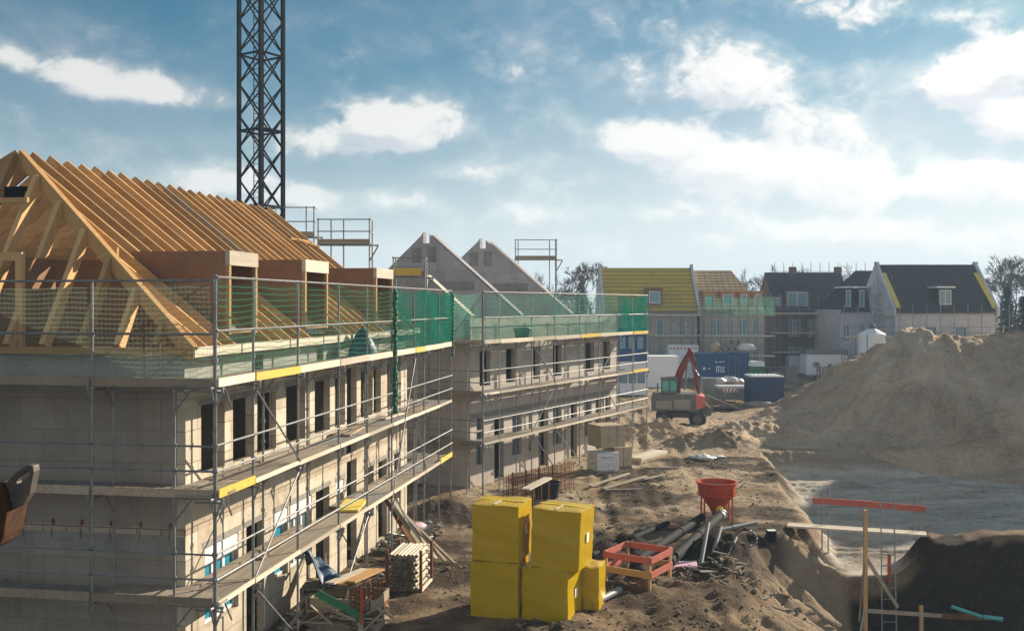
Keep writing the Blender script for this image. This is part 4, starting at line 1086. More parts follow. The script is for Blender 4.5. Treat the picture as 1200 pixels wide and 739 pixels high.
scrap('loose_plank', 'splintered dark board lying in front of the pipes', 'plank', deck_wood, 838, 676, 1.0, .12, .04, R(25), R(6))
p = gnd(828, 537)
rg = MB(); rnd = random.Random(4)
for i in range(9): rg.lump((rnd.uniform(-.6,.6), rnd.uniform(-.35,.35), .06), rnd.uniform(.18,.4), rnd.uniform(.12,.26), rnd.uniform(.06,.13), i, 10, 6, .5)
o = rg.build('foil_rag', white_wrap, smooth=True); o.location = (p.x, p.y, gz(p.x, p.y)); tag(o, 'crumpled pale plastic foil lying on the sandy road', 'foil')
# gravel scraps near pipes: thin off-cuts nobody could count
mb = MB(); rnd = random.Random(12)
for i in range(90):
    x = rnd.gauss(5.6, .9); y = rnd.gauss(28.0, .45); z = gz(x, y)+.02
    a = rnd.uniform(0, 3.14); l = rnd.uniform(.06, .26)
    mb.bar((x-l*math.cos(a), y-l*math.sin(a), z), (x+l*math.cos(a), y+l*math.sin(a), z+rnd.uniform(-.03,.09)), rnd.uniform(.03,.07), .02)
o = mb.build('wood_debris', old_wood); o['kind'] = 'stuff'

# ------------------------------------------------------------------ pallets by the second house
def stacked(name, label, px0, px1, pyb, hgt, dep, mat, rz, z0=None, courses=4, cols=3, d=None):
    d = d or F*EYE/(pyb-HZ); x0 = (px0-600)/F*d; x1 = (px1-600)/F*d
    t = thing(name, label, 'pallet', (x0, d, gz((x0+x1)/2, d) if z0 is None else z0), rz)
    w_ = x1-x0; zb = .13 if z0 is None else .0
    if zb:
        p_ = MB()
        for j in (0, .45, .9): p_.box(0, w_, dep*j, dep*j+.1*dep, 0, .09)
        for j in range(4): p_.box(w_*j/4+.02, w_*j/4+.02+w_*.2, 0, dep, .091, .125)
        p_.build('pallet_base', old_wood, t)
    m_ = MB(); g = .012; rnd = random.Random(len(label))
    for k in range(courses):
        for i in range(cols):
            m_.box(w_*i/cols+g+rnd.uniform(-.01,.01), w_*(i+1)/cols-g, rnd.uniform(-.015,.015), dep+rnd.uniform(-.015,.015), zb+(hgt-zb)*k/courses+g*.6, zb+(hgt-zb)*(k+1)/courses)
    m_.build('block_stack', mat, t)
    return t
stacked('block_pallet', 'lower pallet of tan blocks beside the white wrapped pallet', 720, 744, 549, 1.0, 1.0, tan_pack, R(24), courses=3, cols=2)
zb = gz(4.6, 46)+1.01
stacked('block_pallet', 'tan block pallet standing on top of the lower tan pallet', 704, 737, 550, .98, 1.25, tan_pack, R(24), z0=zb, courses=2, cols=3, d=45.4)
t = thing('wrapped_pallet', 'low pallet wrapped in white crinkled foil beside the tan block pallets', 'pallet', (3.78, 45.0, gz(4.2, 45.3)), R(22))
mb = MB()
for k in range(3): mb.lump((.5, .5, .17+k*.30), .60, .58, .19, k+3, 16, 8, .10)
mb.box(-.05, 1.05, 0, 1.0, .14, .92).build('foil_wrap', white_wrap, t, bev=.05); MB().box(-.03, 1.03, .02, .98, 0, .10).build('pallet_base', old_wood, t)
t = thing('plank_stack', 'stack of long pale planks lying behind the tan block pallets', 'plank stack', (gnd(757, 536).x, gnd(757, 536).y, gz(6.4, 49.6)), R(58))
for i in range(3):
    for j in range(2): MB().box(-1.5+j*.1, 1.5+j*.12, -.42+i*.28, -.17+i*.28, .06+j*.13, .18+j*.13).build('plank', pale_wood if j else old_wood, t)
for x in (-1.0, 1.0): MB().box(x-.05, x+.05, -.45, .45, 0, .06).build('bearer', old_wood, t)
# rusty mesh panels, yellow plank and black tub before the second house
t = thing('mesh_stack', 'stack of rusty reinforcement mesh leaning on stakes by the second house', 'mesh stack', (1.35, 39.6, gz(1.6, 39.8)), R(52))
for k in range(3):
    m_ = MB()
    for i in range(7): m_.tube((-2.4, .12*k, .06+i*.16), (2.0, .12*k, .10+i*.16), .011, 5)
    for i in range(16): m_.tube((-2.35+i*.28, .12*k+.02, .02), (-2.35+i*.28, .12*k+.02, 1.12), .011, 5)
    m_.build('mesh_panel', rust, t)
for x in (-2.3, -1.5, -.7, .2): MB().tube((x, -.12, -.05), (x, -.12, 1.25), .035, 6).build('stake', rust, t)
a, b = gnd(612, 577, .9), gnd(646, 558, 1.0)
o = MB().box(-1.15, 1.15, -.16, .16, 0, .06).build('loose_plank', pale_wood); o.location = ((a+b)/2); o.rotation_euler = (0, R(-1), math.atan2(b.y-a.y, b.x-a.x)); tag(o, 'pale plank lying raised on two stakes before the rusty mesh', 'plank')
t = thing('trestle', 'pair of rusty stakes carrying the pale plank behind the yellow blocks', 'trestle', ((a+b)/2).xy.to_3d(), math.atan2(b.y-a.y, b.x-a.x))
for x in (-.8, .8):
    for y in (-.14, .14): MB().tube((x, y, -.02), (x, y, a.z+.02), .03, 6).build('stake', rust, t)
o = MB().lathe([(.40,0),(.52,.60),(.55,.61),(.55,.64),(.48,.64),(.36,.06),(0,.06)], 20, cap=False).build('mortar_tub', black_plastic)
p = gnd(641, 583); o.location = (p.x, p.y, gz(p.x, p.y)); tag(o, 'black plastic tub standing just behind the yellow blocks', 'tub')

# ------------------------------------------------------------------ bundle of scaffold ledgers in a rack
t = thing('tube_rack', 'steel rack filled with pale scaffold tubes seen end on near the house', 'tube rack', (-3.20, 26.5, gz(-2.8, 27)), -R(9))
W_, Ln, H_ = .80, 1.3, .98
for x in (-.05, W_+.05):
    for y in (.06, Ln-.06): MB().box(x-.035, x+.035, y-.035, y+.035, 0, H_+.12).build('upright', rust, t)
    MB().box(x-.03, x+.03, .1, Ln-.1, .03, .10).build('side_rail', pale_wood, t)
for y in (.06, Ln-.06): MB().box(0, W_, y-.03, y+.03, .0, .07).build('cross_rail', rust, t)
rnd = random.Random(6); n = 0
for k in range(9):
    for i in range(8):
        x = .05+i*.0985+(.049 if k % 2 else 0); z = .12+k*.105
        if x > W_-.02: continue
        p = MB(); dy = rnd.uniform(-.05, .05); r = .047; nn = 10
        prof = [(r,-.02+dy),(r,Ln+dy),(r*.78,Ln+dy),(r*.78,-.02+dy)]
        for rr, s_ in prof:
            for j in range(nn): p.v.append((x+rr*math.cos(6.2832*j/nn), s_, z+rr*math.sin(6.2832*j/nn)))
        for q in range(4):
            for j in range(nn): p.f.append((q*nn+j, q*nn+(j+1)%nn, ((q+1)%4)*nn+(j+1)%nn, ((q+1)%4)*nn+j))
        p.build('tube', pale_wood if (i == 7 or i == 6 and k % 2) or k == 8 else old_wood, t); n += 1  # top row and right column paler: the sunlit sides put into the colour
# leaning boards at the far corner of the near house
t0 = w1(13.6, -1.5, 0)
rnd = random.Random(8)
for i, (lb, mt) in enumerate((('long rusty brown board leaning on the far house corner, steepest of the bundle', rust), ('brown timber leaning on the scaffold behind the tube rack', old_wood), ('pale square timber leaning between brown boards at the house corner', pale_wood), ('dark board leaning lowest beside the tube rack', deck_wood), ('slim weathered batten leaning right of the bundle at the house corner', old_wood))):
    p = Vector((-2.75+i*.28, 30.2-.25*i, .03)); q = Vector((-4.15+i*.22, 31.4-.1*i, 1.95-i*.22))
    o = MB().bar(p-p, q-p, .16-.02*i, .055).build('leaning_board', mt); o.location = p; tag(o, lb, 'board', 'boards leaning at the house corner')
# heap of site rubbish under the near scaffold
def pos(px, py, z=0): p = gnd(px, py, z); return p
t = thing('timber_crate', 'open brown timber crate filled with scrap under the scaffold', 'crate', (-4.55, 23.2, -.02), R(-9))
for (x0, x1, y0, y1) in ((0,1.5,-.03,.0), (0,1.5,1.0,1.03), (-.03,0,-.03,1.03), (1.5,1.53,-.03,1.03)):
    for k in range(3): MB().box(x0, x1, y0, y1, .05+k*.26, .28+k*.26).build('side_board', old_wood if k != 1 else rust, t)
MB().box(0, 1.5, 0, 1.0, .02, .06).build('floor_board', old_wood, t)
tp = MB(); nn = 16; g = {}
rnd = random.Random(2)
for i in range(nn+1):
    for j in range(nn+1):
        u, v = i/nn, j/nn
        x = -5.0+1.15*u; y = 24.1+1.0*v
        z = .80+.72*math.exp(-((u-.12)/.28)**2)*(1-.4*v)+.10*math.sin(u*9+v*5)+.07*math.sin(v*13-u*4)+rnd.uniform(-.025,.025)
        if u > .8: z -= (u-.8)*1.6
        g[i, j] = len(tp.v); tp.v.append((x, y, z))
for i in range(nn):
    for j in range(nn): tp.f.append((g[i,j], g[i+1,j], g[i+1,j+1], g[i,j+1]))
o = tp.build('tarpaulin', tarp, smooth=True); sm = o.modifiers.new('thick', 'SOLIDIFY'); sm.thickness = .02
tag(o, 'dark blue tarpaulin draped over the scrap pile below the scaffold', 'tarpaulin')
t = thing('pallet_stack', 'low stack of grey pallets standing under the blue tarpaulin', 'pallet stack', (-5.0, 24.1, -.02), 0)
for k in range(5):
    m_ = MB()
    for j in range(4): m_.box(.0, 1.15, j*.27, j*.27+.18, k*.15+.11, k*.15+.135)
    for j in (0, .5, 1.05): m_.box(j, j+.1, 0, 1.0, k*.15, k*.15+.109)
    m_.build('pallet', old_wood, t)
for i, (lb, mt, dx) in enumerate((('clean yellowish plank resting on the scrap pile, nearest the tube rack', pine, 0), ('pale wide board resting on the scrap pile beside the blue tarpaulin', pale_wood, -.28), ('yellowish plank lying on top of the scrap pile between two boards', pine, .2))):
    p, q = Vector((-3.95+dx, 23.75, .92+.03*i)), Vector((-3.45+dx*.8, 25.6, .80))
    o = MB().bar(Vector((0,0,0)), q-p, .24, .04).build('scrap_plank', mt); o.location = p; tag(o, lb, 'plank')
t = thing('mesh_cage', 'rusty reinforcement cage standing upright at the end of the scrap pile', 'mesh cage', (-3.15, 23.0, -.02), R(70))
m_ = MB()
for i in range(6): m_.tube((-.5+i*.2, 0, 0), (-.5+i*.2, .0, 1.15), .016, 5); m_.tube((-.5+i*.2, .25, 0), (-.5+i*.2, .25, 1.15), .016, 5)
for k in range(9):
    m_.tube((-.55, 0, .08+k*.13), (.55, 0, .08+k*.13), .014, 5); m_.tube((-.55, .25, .08+k*.13), (.55, .25, .08+k*.13), .014, 5)
    for s_ in (-.5, .5): m_.tube((s_, 0, .08+k*.13), (s_, .25, .08+k*.13), .014, 5)
m_.build('cage_wire', rust, t)
m_ = MB().tube((-.6, -.06, .02), (-.6, -.06, 1.25), .03, 6).build('frame_post', red_paint, t)
p, q = Vector((-4.35, 22.85, .98)), Vector((-3.25, 22.5, .52))
o = MB().bar(Vector((0,0,0)), q-p, .05, .16, (0,.3,1)).build('scrap_plank', green_paint); o.location = p; tag(o, 'bright green board leaning across the rusty scrap', 'board')
o = MB().bar((0,0,0), (.5,.35,-.02), .03, .30, (0,0,1)).build('scrap_plank', pale_wood); o.location = (-4.6, 25.3, .75); o.rotation_euler = (R(20), R(-30), R(60)); tag(o, 'pale board propped upright behind the blue tarpaulin', 'board')
mb = MB(); rnd = random.Random(14)
for i in range(70):
    x = rnd.uniform(-4.9, -2.9); y = rnd.uniform(22.3, 24.2); a = rnd.uniform(0, 3.14); l = rnd.uniform(.1, .5)
    if x > -3.3 and y < 22.6: continue
    mb.bar((x-l*math.cos(a), y-l*math.sin(a), rnd.uniform(.05,.55)), (x+l*math.cos(a), y+l*math.sin(a), rnd.uniform(.15,.75)), rnd.uniform(.03,.1), .03)
o = mb.build('scrap_timber', old_wood); o['kind'] = 'stuff'
mb = MB()
for i in range(120):
    s_ = rnd.uniform(0, 14); p = w1(1.5+s_, -rnd.uniform(.05, 1.6), 0); s2_ = rnd.uniform(.03, .12)
    mb.lump((p.x, p.y, s2_*.3), s2_*1.4, s2_, s2_*.7, i, 6, 4, .35)
o = mb.build('rubble', concrete, fix=False); o['kind'] = 'stuff'
t = thing('wheelbarrow', 'wheelbarrow with grey tray and pinkish load parked under the far scaffold', 'wheelbarrow', (w1(12.2, -1.3, 0)), A1-R(30))
MB().prism([(-.45,-.3,.45),(.45,-.3,.6),(.30,-.25,.28),(-.25,-.25,.25)], (0,.6,0)).build('tray', grey_paint, t)
MB().lump((0,0,.58), .34,.24,.14, 3, 12, 7, .2).build('load', pink_foam, t, smooth=True)
w_ = MB()
for i in range(12):
    a0, a1 = i*math.pi/6, (i+1)*math.pi/6; w_.tube((.62+.16*math.cos(a0), 0, .19+.16*math.sin(a0)), (.62+.16*math.cos(a1), 0, .19+.16*math.sin(a1)), .035, 6)
w_.build('wheel', rubber, t)
for y in (-.26, .26): MB().path([(.62, y*.3, .2), (-.2, y, .26), (-.95, y, .55)], .018, 6).build('handle', steel, t); MB().path([(-.15, y, .26), (-.3, y, 0)], .018, 6).build('leg', steel, t)

# ------------------------------------------------------------------ at the pit: footbridge, barrier, post, ladder
a = Vector((9.15, 34.0, .10)); b = Vector((13.15, 32.5, .13))
t = thing('footbridge', 'pale plank footbridge laid across the excavated gap', 'footbridge', a, 0)
d = b-a; sd = Vector((-d.y, d.x, 0)).normalized()
for k in range(2): MB().bar(sd*(.14-.28*k), d+sd*(.14-.28*k), .26, .06).build('plank', pale_wood, t)
t = thing('barrier_rail', 'faded red plank barrier on four thin steel posts beside the footbridge', 'barrier', a, 0)
for f_ in (.26, .93):
    for k in (-.02, .09):
        q = d*(f_+k*.4)+sd*(.33+k); MB().tube(q+Vector((0,0,-1.1 if f_ < .9 else -.3)), q+Vector((0,0,1.12+k)), .022, 6).build('post', steel, t)
pA = d*.16+sd*.28; pB = d*1.0+sd*.28
MB().bar(pA+Vector((.1,0,.80)), d*.62+sd*.28+Vector((0,0,.80)), .035, .20).build('rail_plank', red_board, t)
MB().bar(d*.55+sd*.24+Vector((0,0,.80)), pB+Vector((0,0,.74)), .035, .20).build('rail_plank', red_board, t)
# trench furniture
pz = -2.72
def tp_(px, d_): return ((px-600)/F*d_, d_)
px_, py_ = tp_(1014, 30.2)
t = thing('profile_post', 'upright timber post with two diagonal struts standing in the trench', 'post', (px_, py_, 0), 0)
ztop = EYE-(597-HZ)/F*30.2; zbt = EYE-(716-HZ)/F*30.2
MB().box(-.055, .055, -.05, .05, zbt-.9, ztop).build('upright', pine_z, t)
MB().bar((.04, .0, zbt+1.55), (1.05, .25, zbt+.05), .05, .10).build('strut', old_wood, t)
MB().bar((-.05, -.05, zbt+1.4), (-.30, -.35, zbt-.2), .04, .05).build('strut', old_wood, t)
MB().bar((-.06, -.08, zbt+.05), (-.42, -.75, zbt-.55), .05, .09).build('strut', pale_wood, t)
t = thing('batter_rail', 'horizontal timber rail with dark red end crossing the trench bottom', 'rail', (px_+.08, py_-.02, zbt), 0)
MB().bar((0,0,.03), (2.2,.1,-.15), .05, .11).build('rail_board', old_wood, t)
MB().bar((2.2,.1,-.15), (3.6,.15,-.22), .06, .15).build('rail_board', rust, t, 'dark red end of the rail')
MB().box(1.55, 1.65, .06, .15, -.9, .16).build('upright', pine_z, t)
t = thing('ladder', 'slim grey aluminium ladder standing in the trench', 'ladder', (0,0,0), 0)
l0 = Vector((*tp_(1034, 30.6), -2.75)); l1 = Vector((*tp_(1032, 31.6), 1.38)); wv = Vector((.42, .02, 0))
for k in (0, 1): MB().bar(l0+wv*k*1.05, l1+wv*k*.98, .035, .06).build('stile', steel, t)
for i in range(1, 10): MB().tube(l0.lerp(l1, i/13.0), l0.lerp(l1, i/13.0)+wv, .016, 6).build('rung', steel, t)
pp_ = Vector((*tp_(1120, 29.6), -1.35))
pipe('turquoise plastic pipe lying against the dark soil ridge', Vector((*tp_(1115, 29.9), -1.40)), Vector((*tp_(1152, 29.6), -1.62)), .055, mat_plain('turquoise_plastic', (.10,.42,.38), .4))
pipe('short turquoise plastic pipe at the right end of the trench rail', Vector((*tp_(1153, 29.5), -1.58)), Vector((*tp_(1175, 29.4), -1.62)), .065, MATS['turquoise_plastic'])
pg_ = gnd(1042, 672, -1.0)
o = MB().box(-.04, .04, -.04, .04, -.25, .62).build('marker_peg', red_paint); o.location = pg_; tag(o, 'small red marker peg on the sandy step by the ladder', 'peg')
# ------------------------------------------------------------------ rusty lifting beam with lug, close at the left
t = thing('lifting_beam', 'rusty lifting beam end with a worn slotted steel lug close at the left edge', 'lifting beam', (at(0, 600, 6.0).x-.085, 6.0, at(0, 600, 6.0).z), 0)
u_ = 6.0/F
mb = MB(); prof = [(-420,-5),(0,-25),(12,-34),(22,-25),(25,0),(21,28),(17,38),(0,48),(-420,45)]
prof = [(x*u_, -y*u_) for x, y in prof]
mb.prism([(x, 0, z) for x, z in prof], (0, .26, 0)).build('beam', shaded_rust, t, bev=.008)
for (x, y) in ((8, -4), (2, 22)):
    MB().lathe([(.012,-.004),(.035,-.004),(.045,.02),(.012,.02)], 14, cap=True).build('bolt', dark_steel, t).matrix_local = Matrix.Translation((x*u_, -.004, -y*u_)) @ Matrix.Rotation(R(90), 4, 'X')
out_ = [(18,-32),(30,-45),(44,-54),(51,-53),(52,-46),(47,-20),(40,-8),(27,-1)]
inn = [(30,-34),(32,-38),(43,-47),(46,-46),(46,-42),(44,-38),(33,-31),(31,-31)]
lg = MB(); n = 8
for k, yy in enumerate((.05, .13)):
    for x, z in out_+inn: lg.v.append((x*u_, yy, -z*u_))
m2 = 16
for i in range(8):
    j = (i+1) % 8
    lg.f += [(i, j, 8+j, 8+i), (m2+i, m2+8+i, m2+8+j, m2+j), (i, m2+i, m2+j, j), (8+i, 8+j, m2+8+j, m2+8+i)]
lg.build('lug', MATS['lug'], t, bev=.006)
MB().box(-2.1, -1.9, .03, .23, -t.location.z, .3).build('post', rust, t)
# ------------------------------------------------------------------ wheeled excavator
def wheel(name, parent, c, r, w_):
    mb = MB(); prof = [(r*.55,-w_/2),(r*.92,-w_/2),(r,-w_*.36),(r,w_*.36),(r*.92,w_/2),(r*.55,w_/2)]
    n = 24
    def lat(pr, mat, nm, par):
        m_ = MB()
        for rr, s_ in pr:
            for i in range(n): m_.v.append((c[0]+rr*math.cos(6.2832*i/n), c[1]+s_, c[2]+rr*math.sin(6.2832*i/n)))
        for k in range(len(pr)):
            k2 = (k+1) % len(pr)
            for i in range(n): m_.f.append((k*n+i, k*n+(i+1)%n, k2*n+(i+1)%n, k2*n+i))
        return m_.build(nm, mat, par)
    wo = lat(prof, rubber, 'wheel', parent)
    lat([(.02,-w_*.3),(r*.54,-w_*.34),(r*.54,w_*.34),(.02,w_*.3)], grey_paint, 'rim', wo)
    return wo
ex0 = at(764, 497, 62.5)
ex = thing('wheeled_excavator', 'grey wheeled excavator with raised red boom parked before the site containers', 'excavator', (ex0.x, ex0.y, gz(9.5, 62.5)), R(-8))
for x in (.75, 2.75):
    for y in (.25, 2.1): wheel('wheel', ex, (x, y, .52), .52, .45)
MB().box(.3, 3.3, .55, 1.8, .55, .85).build('undercarriage', grey_paint, ex)
m_ = MB(); m_.prism([(-.05,0,1.02),(-.05,0,1.75),(.10,0,2.02),(2.75,0,2.02),(3.12,0,1.85),(2.62,0,1.0)], (0,2.3,0)); m_.build('upper_house', grey_paint, ex, bev=.05)
MB().prism([(2.70,-.03,1.05),(2.60,-.03,2.0),(3.2,-.03,1.9),(3.2,-.03,1.35)], (0,2.36,0)).build('engine_cover', red_board, ex, 'faded red side cover')
m_ = MB().wall(.55, 1.55, 2.03, 2.95, [(.62,1.03,2.2,2.85),(1.1,1.48,2.2,2.85)], .2, .26)
m_.wall(.55, 1.55, 2.03, 2.95, [(.62,1.48,2.2,2.85)], 1.3, 1.36); m_.box(.5, 1.6, .16, 1.4, 2.955, 3.03)
cb_ = m_.build('cab', grey_paint, ex)
MB().box(.58, 1.52, .27, 1.29, 2.1, 2.9).build('cab_window', cab_glass, cb_)
def boom(pts, w_, nm, mat):
    """plate outline swept across: list of (x, z, half depth)"""
    m_ = MB(); P_ = [Vector((p[0], 0, p[1])) for p in pts]; up, dn = [], []
    for i, p in enumerate(P_):
        d = (P_[min(i+1, len(P_)-1)]-P_[max(i-1, 0)]).normalized(); nrm = Vector((-d.z, 0, d.x))
        up.append(p+nrm*pts[i][2]); dn.append(p-nrm*pts[i][2])
    m_.prism([v+Vector((0, .95, 0)) for v in up+dn[::-1]], (0, w_, 0))
    return m_.build(nm, mat, ex, bev=.02)
boom([(1.55,1.9,.19),(1.55,2.7,.23),(1.72,3.3,.22),(2.08,4.0,.16),(2.32,4.62,.12)], .42, 'boom', boom_red)
boom([(2.24,4.80,.10),(2.42,4.40,.17),(2.62,3.4,.13),(2.78,2.3,.10),(2.95,1.6,.07)], .30, 'dipper_arm', boom_red)
MB().tube((2.0, 1.12, 2.2), (2.15, 1.12, 3.75), .06, 8).build('hydraulic_ram', steel, ex); MB().tube((2.2, .92, 4.2), (2.85, .92, 3.1), .05, 8).build('hydraulic_ram', steel, ex)
MB().prism([(2.85,.6,1.7),(3.15,.6,1.65),(3.45,.6,1.2),(3.6,.6,1.25),(3.6,.6,.72),(3.2,.6,.62),(2.9,.6,1.0)], (0,1.1,0)).build('bucket', grey_paint, ex)

for yy in (.93, 1.40): MB().path([(1.75, yy, 2.0), (1.35, yy, 2.8), (1.60, yy, 3.5), (2.05, yy, 4.35), (2.5, yy, 4.55), (2.82, yy, 3.3)], .022, 5).build('hose', rubber, ex)
MB().tube((.35, 1.9, 2.0), (.35, 1.9, 2.55), .05, 8).build('exhaust_pipe', grey_paint, ex)
m_ = MB(); m_.path([(1.7, .05, 2.02), (1.7, .05, 2.45), (2.6, .05, 2.35), (2.6, .05, 2.0)], .02, 5); m_.build('handrail', steel, ex)
MB().box(.25, 1.2, -.012, -.002, 1.15, 1.62).build('access_panel', concrete, ex); MB().box(1.35, 2.3, -.012, -.002, 1.15, 1.70).build('access_panel', concrete, ex)
for x in (.45, 2.45): MB().box(x, x+.35, -.01, .9, .95, 1.005).build('step', grey_paint, ex)

# ------------------------------------------------------------------ containers and huts
def container(label, px0, px1, d, h_, dep, mat, rz=0, name='container', roof=None, ribs=True, doors=False, cat='container', z0=0):
    p0, p1 = at(px0, 0, d), at(px1, 0, d); L_ = p1.x-p0.x
    t = thing(name, label, cat, (p0.x, d, z0), rz)
    m_ = MB().box(0, L_, 0, dep, .12, h_-.05)
    m_.build('body', mat, t)
    if ribs:
        r_ = MB(); n = max(4, int(L_/.28))
        for i in range(n): r_.box(.1+i*(L_-.2)/n, .1+(i+.5)*(L_-.2)/n, -.035, -.001, .25, h_-.22)
        nd = max(4, int(dep/.3))
        for i in range(nd): r_.box(-.035, -.001, .1+i*(dep-.2)/nd, .1+(i+.5)*(dep-.2)/nd, .25, h_-.22); r_.box(L_+.001, L_+.035, .1+i*(dep-.2)/nd, .1+(i+.5)*(dep-.2)/nd, .25, h_-.22)
        r_.build('corrugation', mat, t)
    f = MB()
    for x in (-.045, L_-.055):
        f.box(x, x+.10, -.045, .055, 0, h_); f.box(x, x+.10, dep-.055, dep+.045, 0, h_)
    for z in (.0, h_-.16):
        f.box(.056, L_-.056, -.045, .0-.002, z+.0, z+.16)
        f.box(-.044, -.002, .056, dep-.056, z+.0, z+.16); f.box(L_+.002, L_+.044, .056, dep-.056, z, z+.16)
    f.build('frame', mat, t)
    MB().box(-.04, L_+.04, -.04, dep+.04, h_+.002, h_+.06).build('roof', roof or mat, t)
    return t, L_
t, Lc = container('long blue steel container with white lettering carrying netted round tubs', 820, 878, 97, 2.75, 2.5, blue_paint, R(2))
for (x, z, w_, hh) in ((1.45,1.95,.28,.09),(1.85,1.95,.30,.09),(2.25,1.98,.12,.09),(.30,1.25,.22,.24),(.75,1.32,.30,.07),(1.55,1.0,.10,.55),(1.75,1.0,.10,.55),(1.55,1.5,.42,.08),(1.98,1.0,.10,.55),(2.2,1.0,.10,.5),(1.98,1.0,.40,.08),(2.2,1.45,.22,.08)):
    MB().box(x, x+w_, -.045, -.037, z, z+hh).build('white_lettering', white_paint, t)
for x in (2.75, 3.4, 3.75, 4.35): MB().tube((x, -.06, .2), (x, -.06, 2.6), .028, 6).build('locking_bar', steel, t)
for i in range(3):
    for k in range(2):
        p = at(852+i*8.0+(4 if k else 0), 0, 97.6)
        if k and i == 2: continue
        n = 20; m_ = MB(); r = .36
        for rr, yy in ((r,0),(r,.9),(r*.62,.9),(r*.62,0)):
            for j in range(n): m_.v.append((rr*math.cos(6.2832*j/n), yy, rr*math.sin(6.2832*j/n)))
        for q in range(4):
            for j in range(n): m_.f.append((q*n+j, q*n+(j+1)%n, ((q+1)%4)*n+(j+1)%n, ((q+1)%4)*n+j))
        o = m_.build('concrete_ring', concrete); o.location = (p.x, 97.6, 2.82+.36+k*.62)
        tag(o, 'pale concrete ring lying end on with others on the blue container roof', 'pipe ring', 'concrete rings on the blue container')
p = at(868, 0, 97.3); o = MB().lump((0,0,.45), .95, .6, .42, 5, 16, 9, .12).build('foil_bale', white_wrap, smooth=True); o.location = (p.x+.6, 97.4, 2.83); tag(o, 'round white foil bale at the right end of the blue container roof', 'bale')
p = at(838, 0, 97.3); o = MB().lump((0,0,.5), .45, .4, .5, 8, 12, 8, .3).build('foil_bale', tan_pack, smooth=True); o.location = (p.x, 97.4, 2.82); tag(o, 'tan sack standing at the left end of the blue container roof', 'sack')
container('white site container half hidden behind the scaffold and the excavator', 748, 795, 92, 2.72, 2.5, white_paint, R(1))
t, _l = container('white container with red striped edge behind the excavator boom', 784, 818, 103, 3.3, 2.4, white_paint, R(1))
for i in range(8): MB().box(.1+i*.36, .26+i*.36, -.052, -.046, 2.95, 3.12).build('red_mark', red_paint, t)
t, _l = container('small navy blue tool container with white roof beside the sand heap', 881, 918, 75, 2.12, 2.2, navy, R(0), roof=white_paint, name='tool_container')
for i in range(7): MB().box(.08+i*.32, .22+i*.32, -.02, 2.1, 2.181, 2.23).build('roof_batten', white_paint, t)
for j, (px0, px1, z0) in enumerate(((723, 757, 0.0), (722, 757, 2.75))):
    t, _l = container(['lower blue framed site cabin seen past the scaffold end', 'upper blue framed site cabin stacked beside the second house'][j], px0, px1, 84, 2.7, 3, white_paint if j == 0 else blue_paint, 0, name='site_cabin', z0=z0, ribs=False, cat='cabin')
    for k in range(3): 
        fo = MB().box(.25+k*.72, .82+k*.72, -.06, -.048, 1.0, 2.1).build('window', blue_paint, t); MB().box(.30+k*.72, .77+k*.72, -.068, -.061, 1.06, 2.04).build('pane', far_glass, fo)
p0 = at(881, 0, 90); t = thing('portable_toilet', 'green portable toilet with white roof behind the navy container', 'toilet', (p0.x, 90, 0), 0)
m_ = MB().box(0, 1.1, 0, 1.1, 0, 2.0); m_.build('cabin', green_paint, t); MB().prism([(-.05,-.05,2.0),(1.15,-.05,2.0),(1.1,-.05,2.42),(0,-.05,2.42)], (0,1.2,0)).build('roof', white_paint, t); MB().box(.2, .9, -.03, -.002, .15, 1.9).build('door', green_paint, t)
# white trailer with scribbled graffiti
p0 = at(945, 0, 100); t = thing('site_trailer', 'white box trailer with black graffiti scribbles and a grey roof', 'trailer', (p0.x, 100, 0), 0)
MB().box(0, 4.0, 0, 2.2, .55, 2.55).build('body', white_paint, t, bev=.03); MB().box(-.04, 4.04, -.04, 2.24, 2.56, 2.95).build('roof', grey_pipe, t)
for x in (1.3, 2.6): wheel('wheel', t, (x, .25, .35), .35, .25)
MB().box(-1.0, 0, 1.0, 1.15, .5, .6).build('drawbar', grey_paint, t)
rnd = random.Random(31)
for (cx, cz, sc_, n) in ((1.0,1.55,.42,26),(2.3,1.45,.30,20),(3.2,1.55,.26,18),(1.2,1.0,.25,12)):
    pts = [(cx+sc_*math.sin(i*.9+cx)*(.6+.4*math.sin(i*.37)), -.02, cz+sc_*.8*math.cos(i*1.31)*(.7+.3*math.cos(i*.5))) for i in range(n)]
    MB().path(pts, .022, 4).build('graffiti', black_plastic, t)
p0 = at(958, 0, 97.5); t = thing('pallet', 'dark slatted pallet leaning upright against the white trailer', 'pallet', (p0.x, 97.5, 0), 0)
for i in range(6): MB().bar((.05+i*.27, 0, .05), (.05+i*.27, .35, 1.5), .18, .03, (0,-1,0)).build('slat', deck_wood, t)
for z in (.15, .75, 1.4): MB().bar((-.05, .05+z*.233, z), (1.5, .05+z*.233, z), .08, .05).build('batten', deck_wood, t)
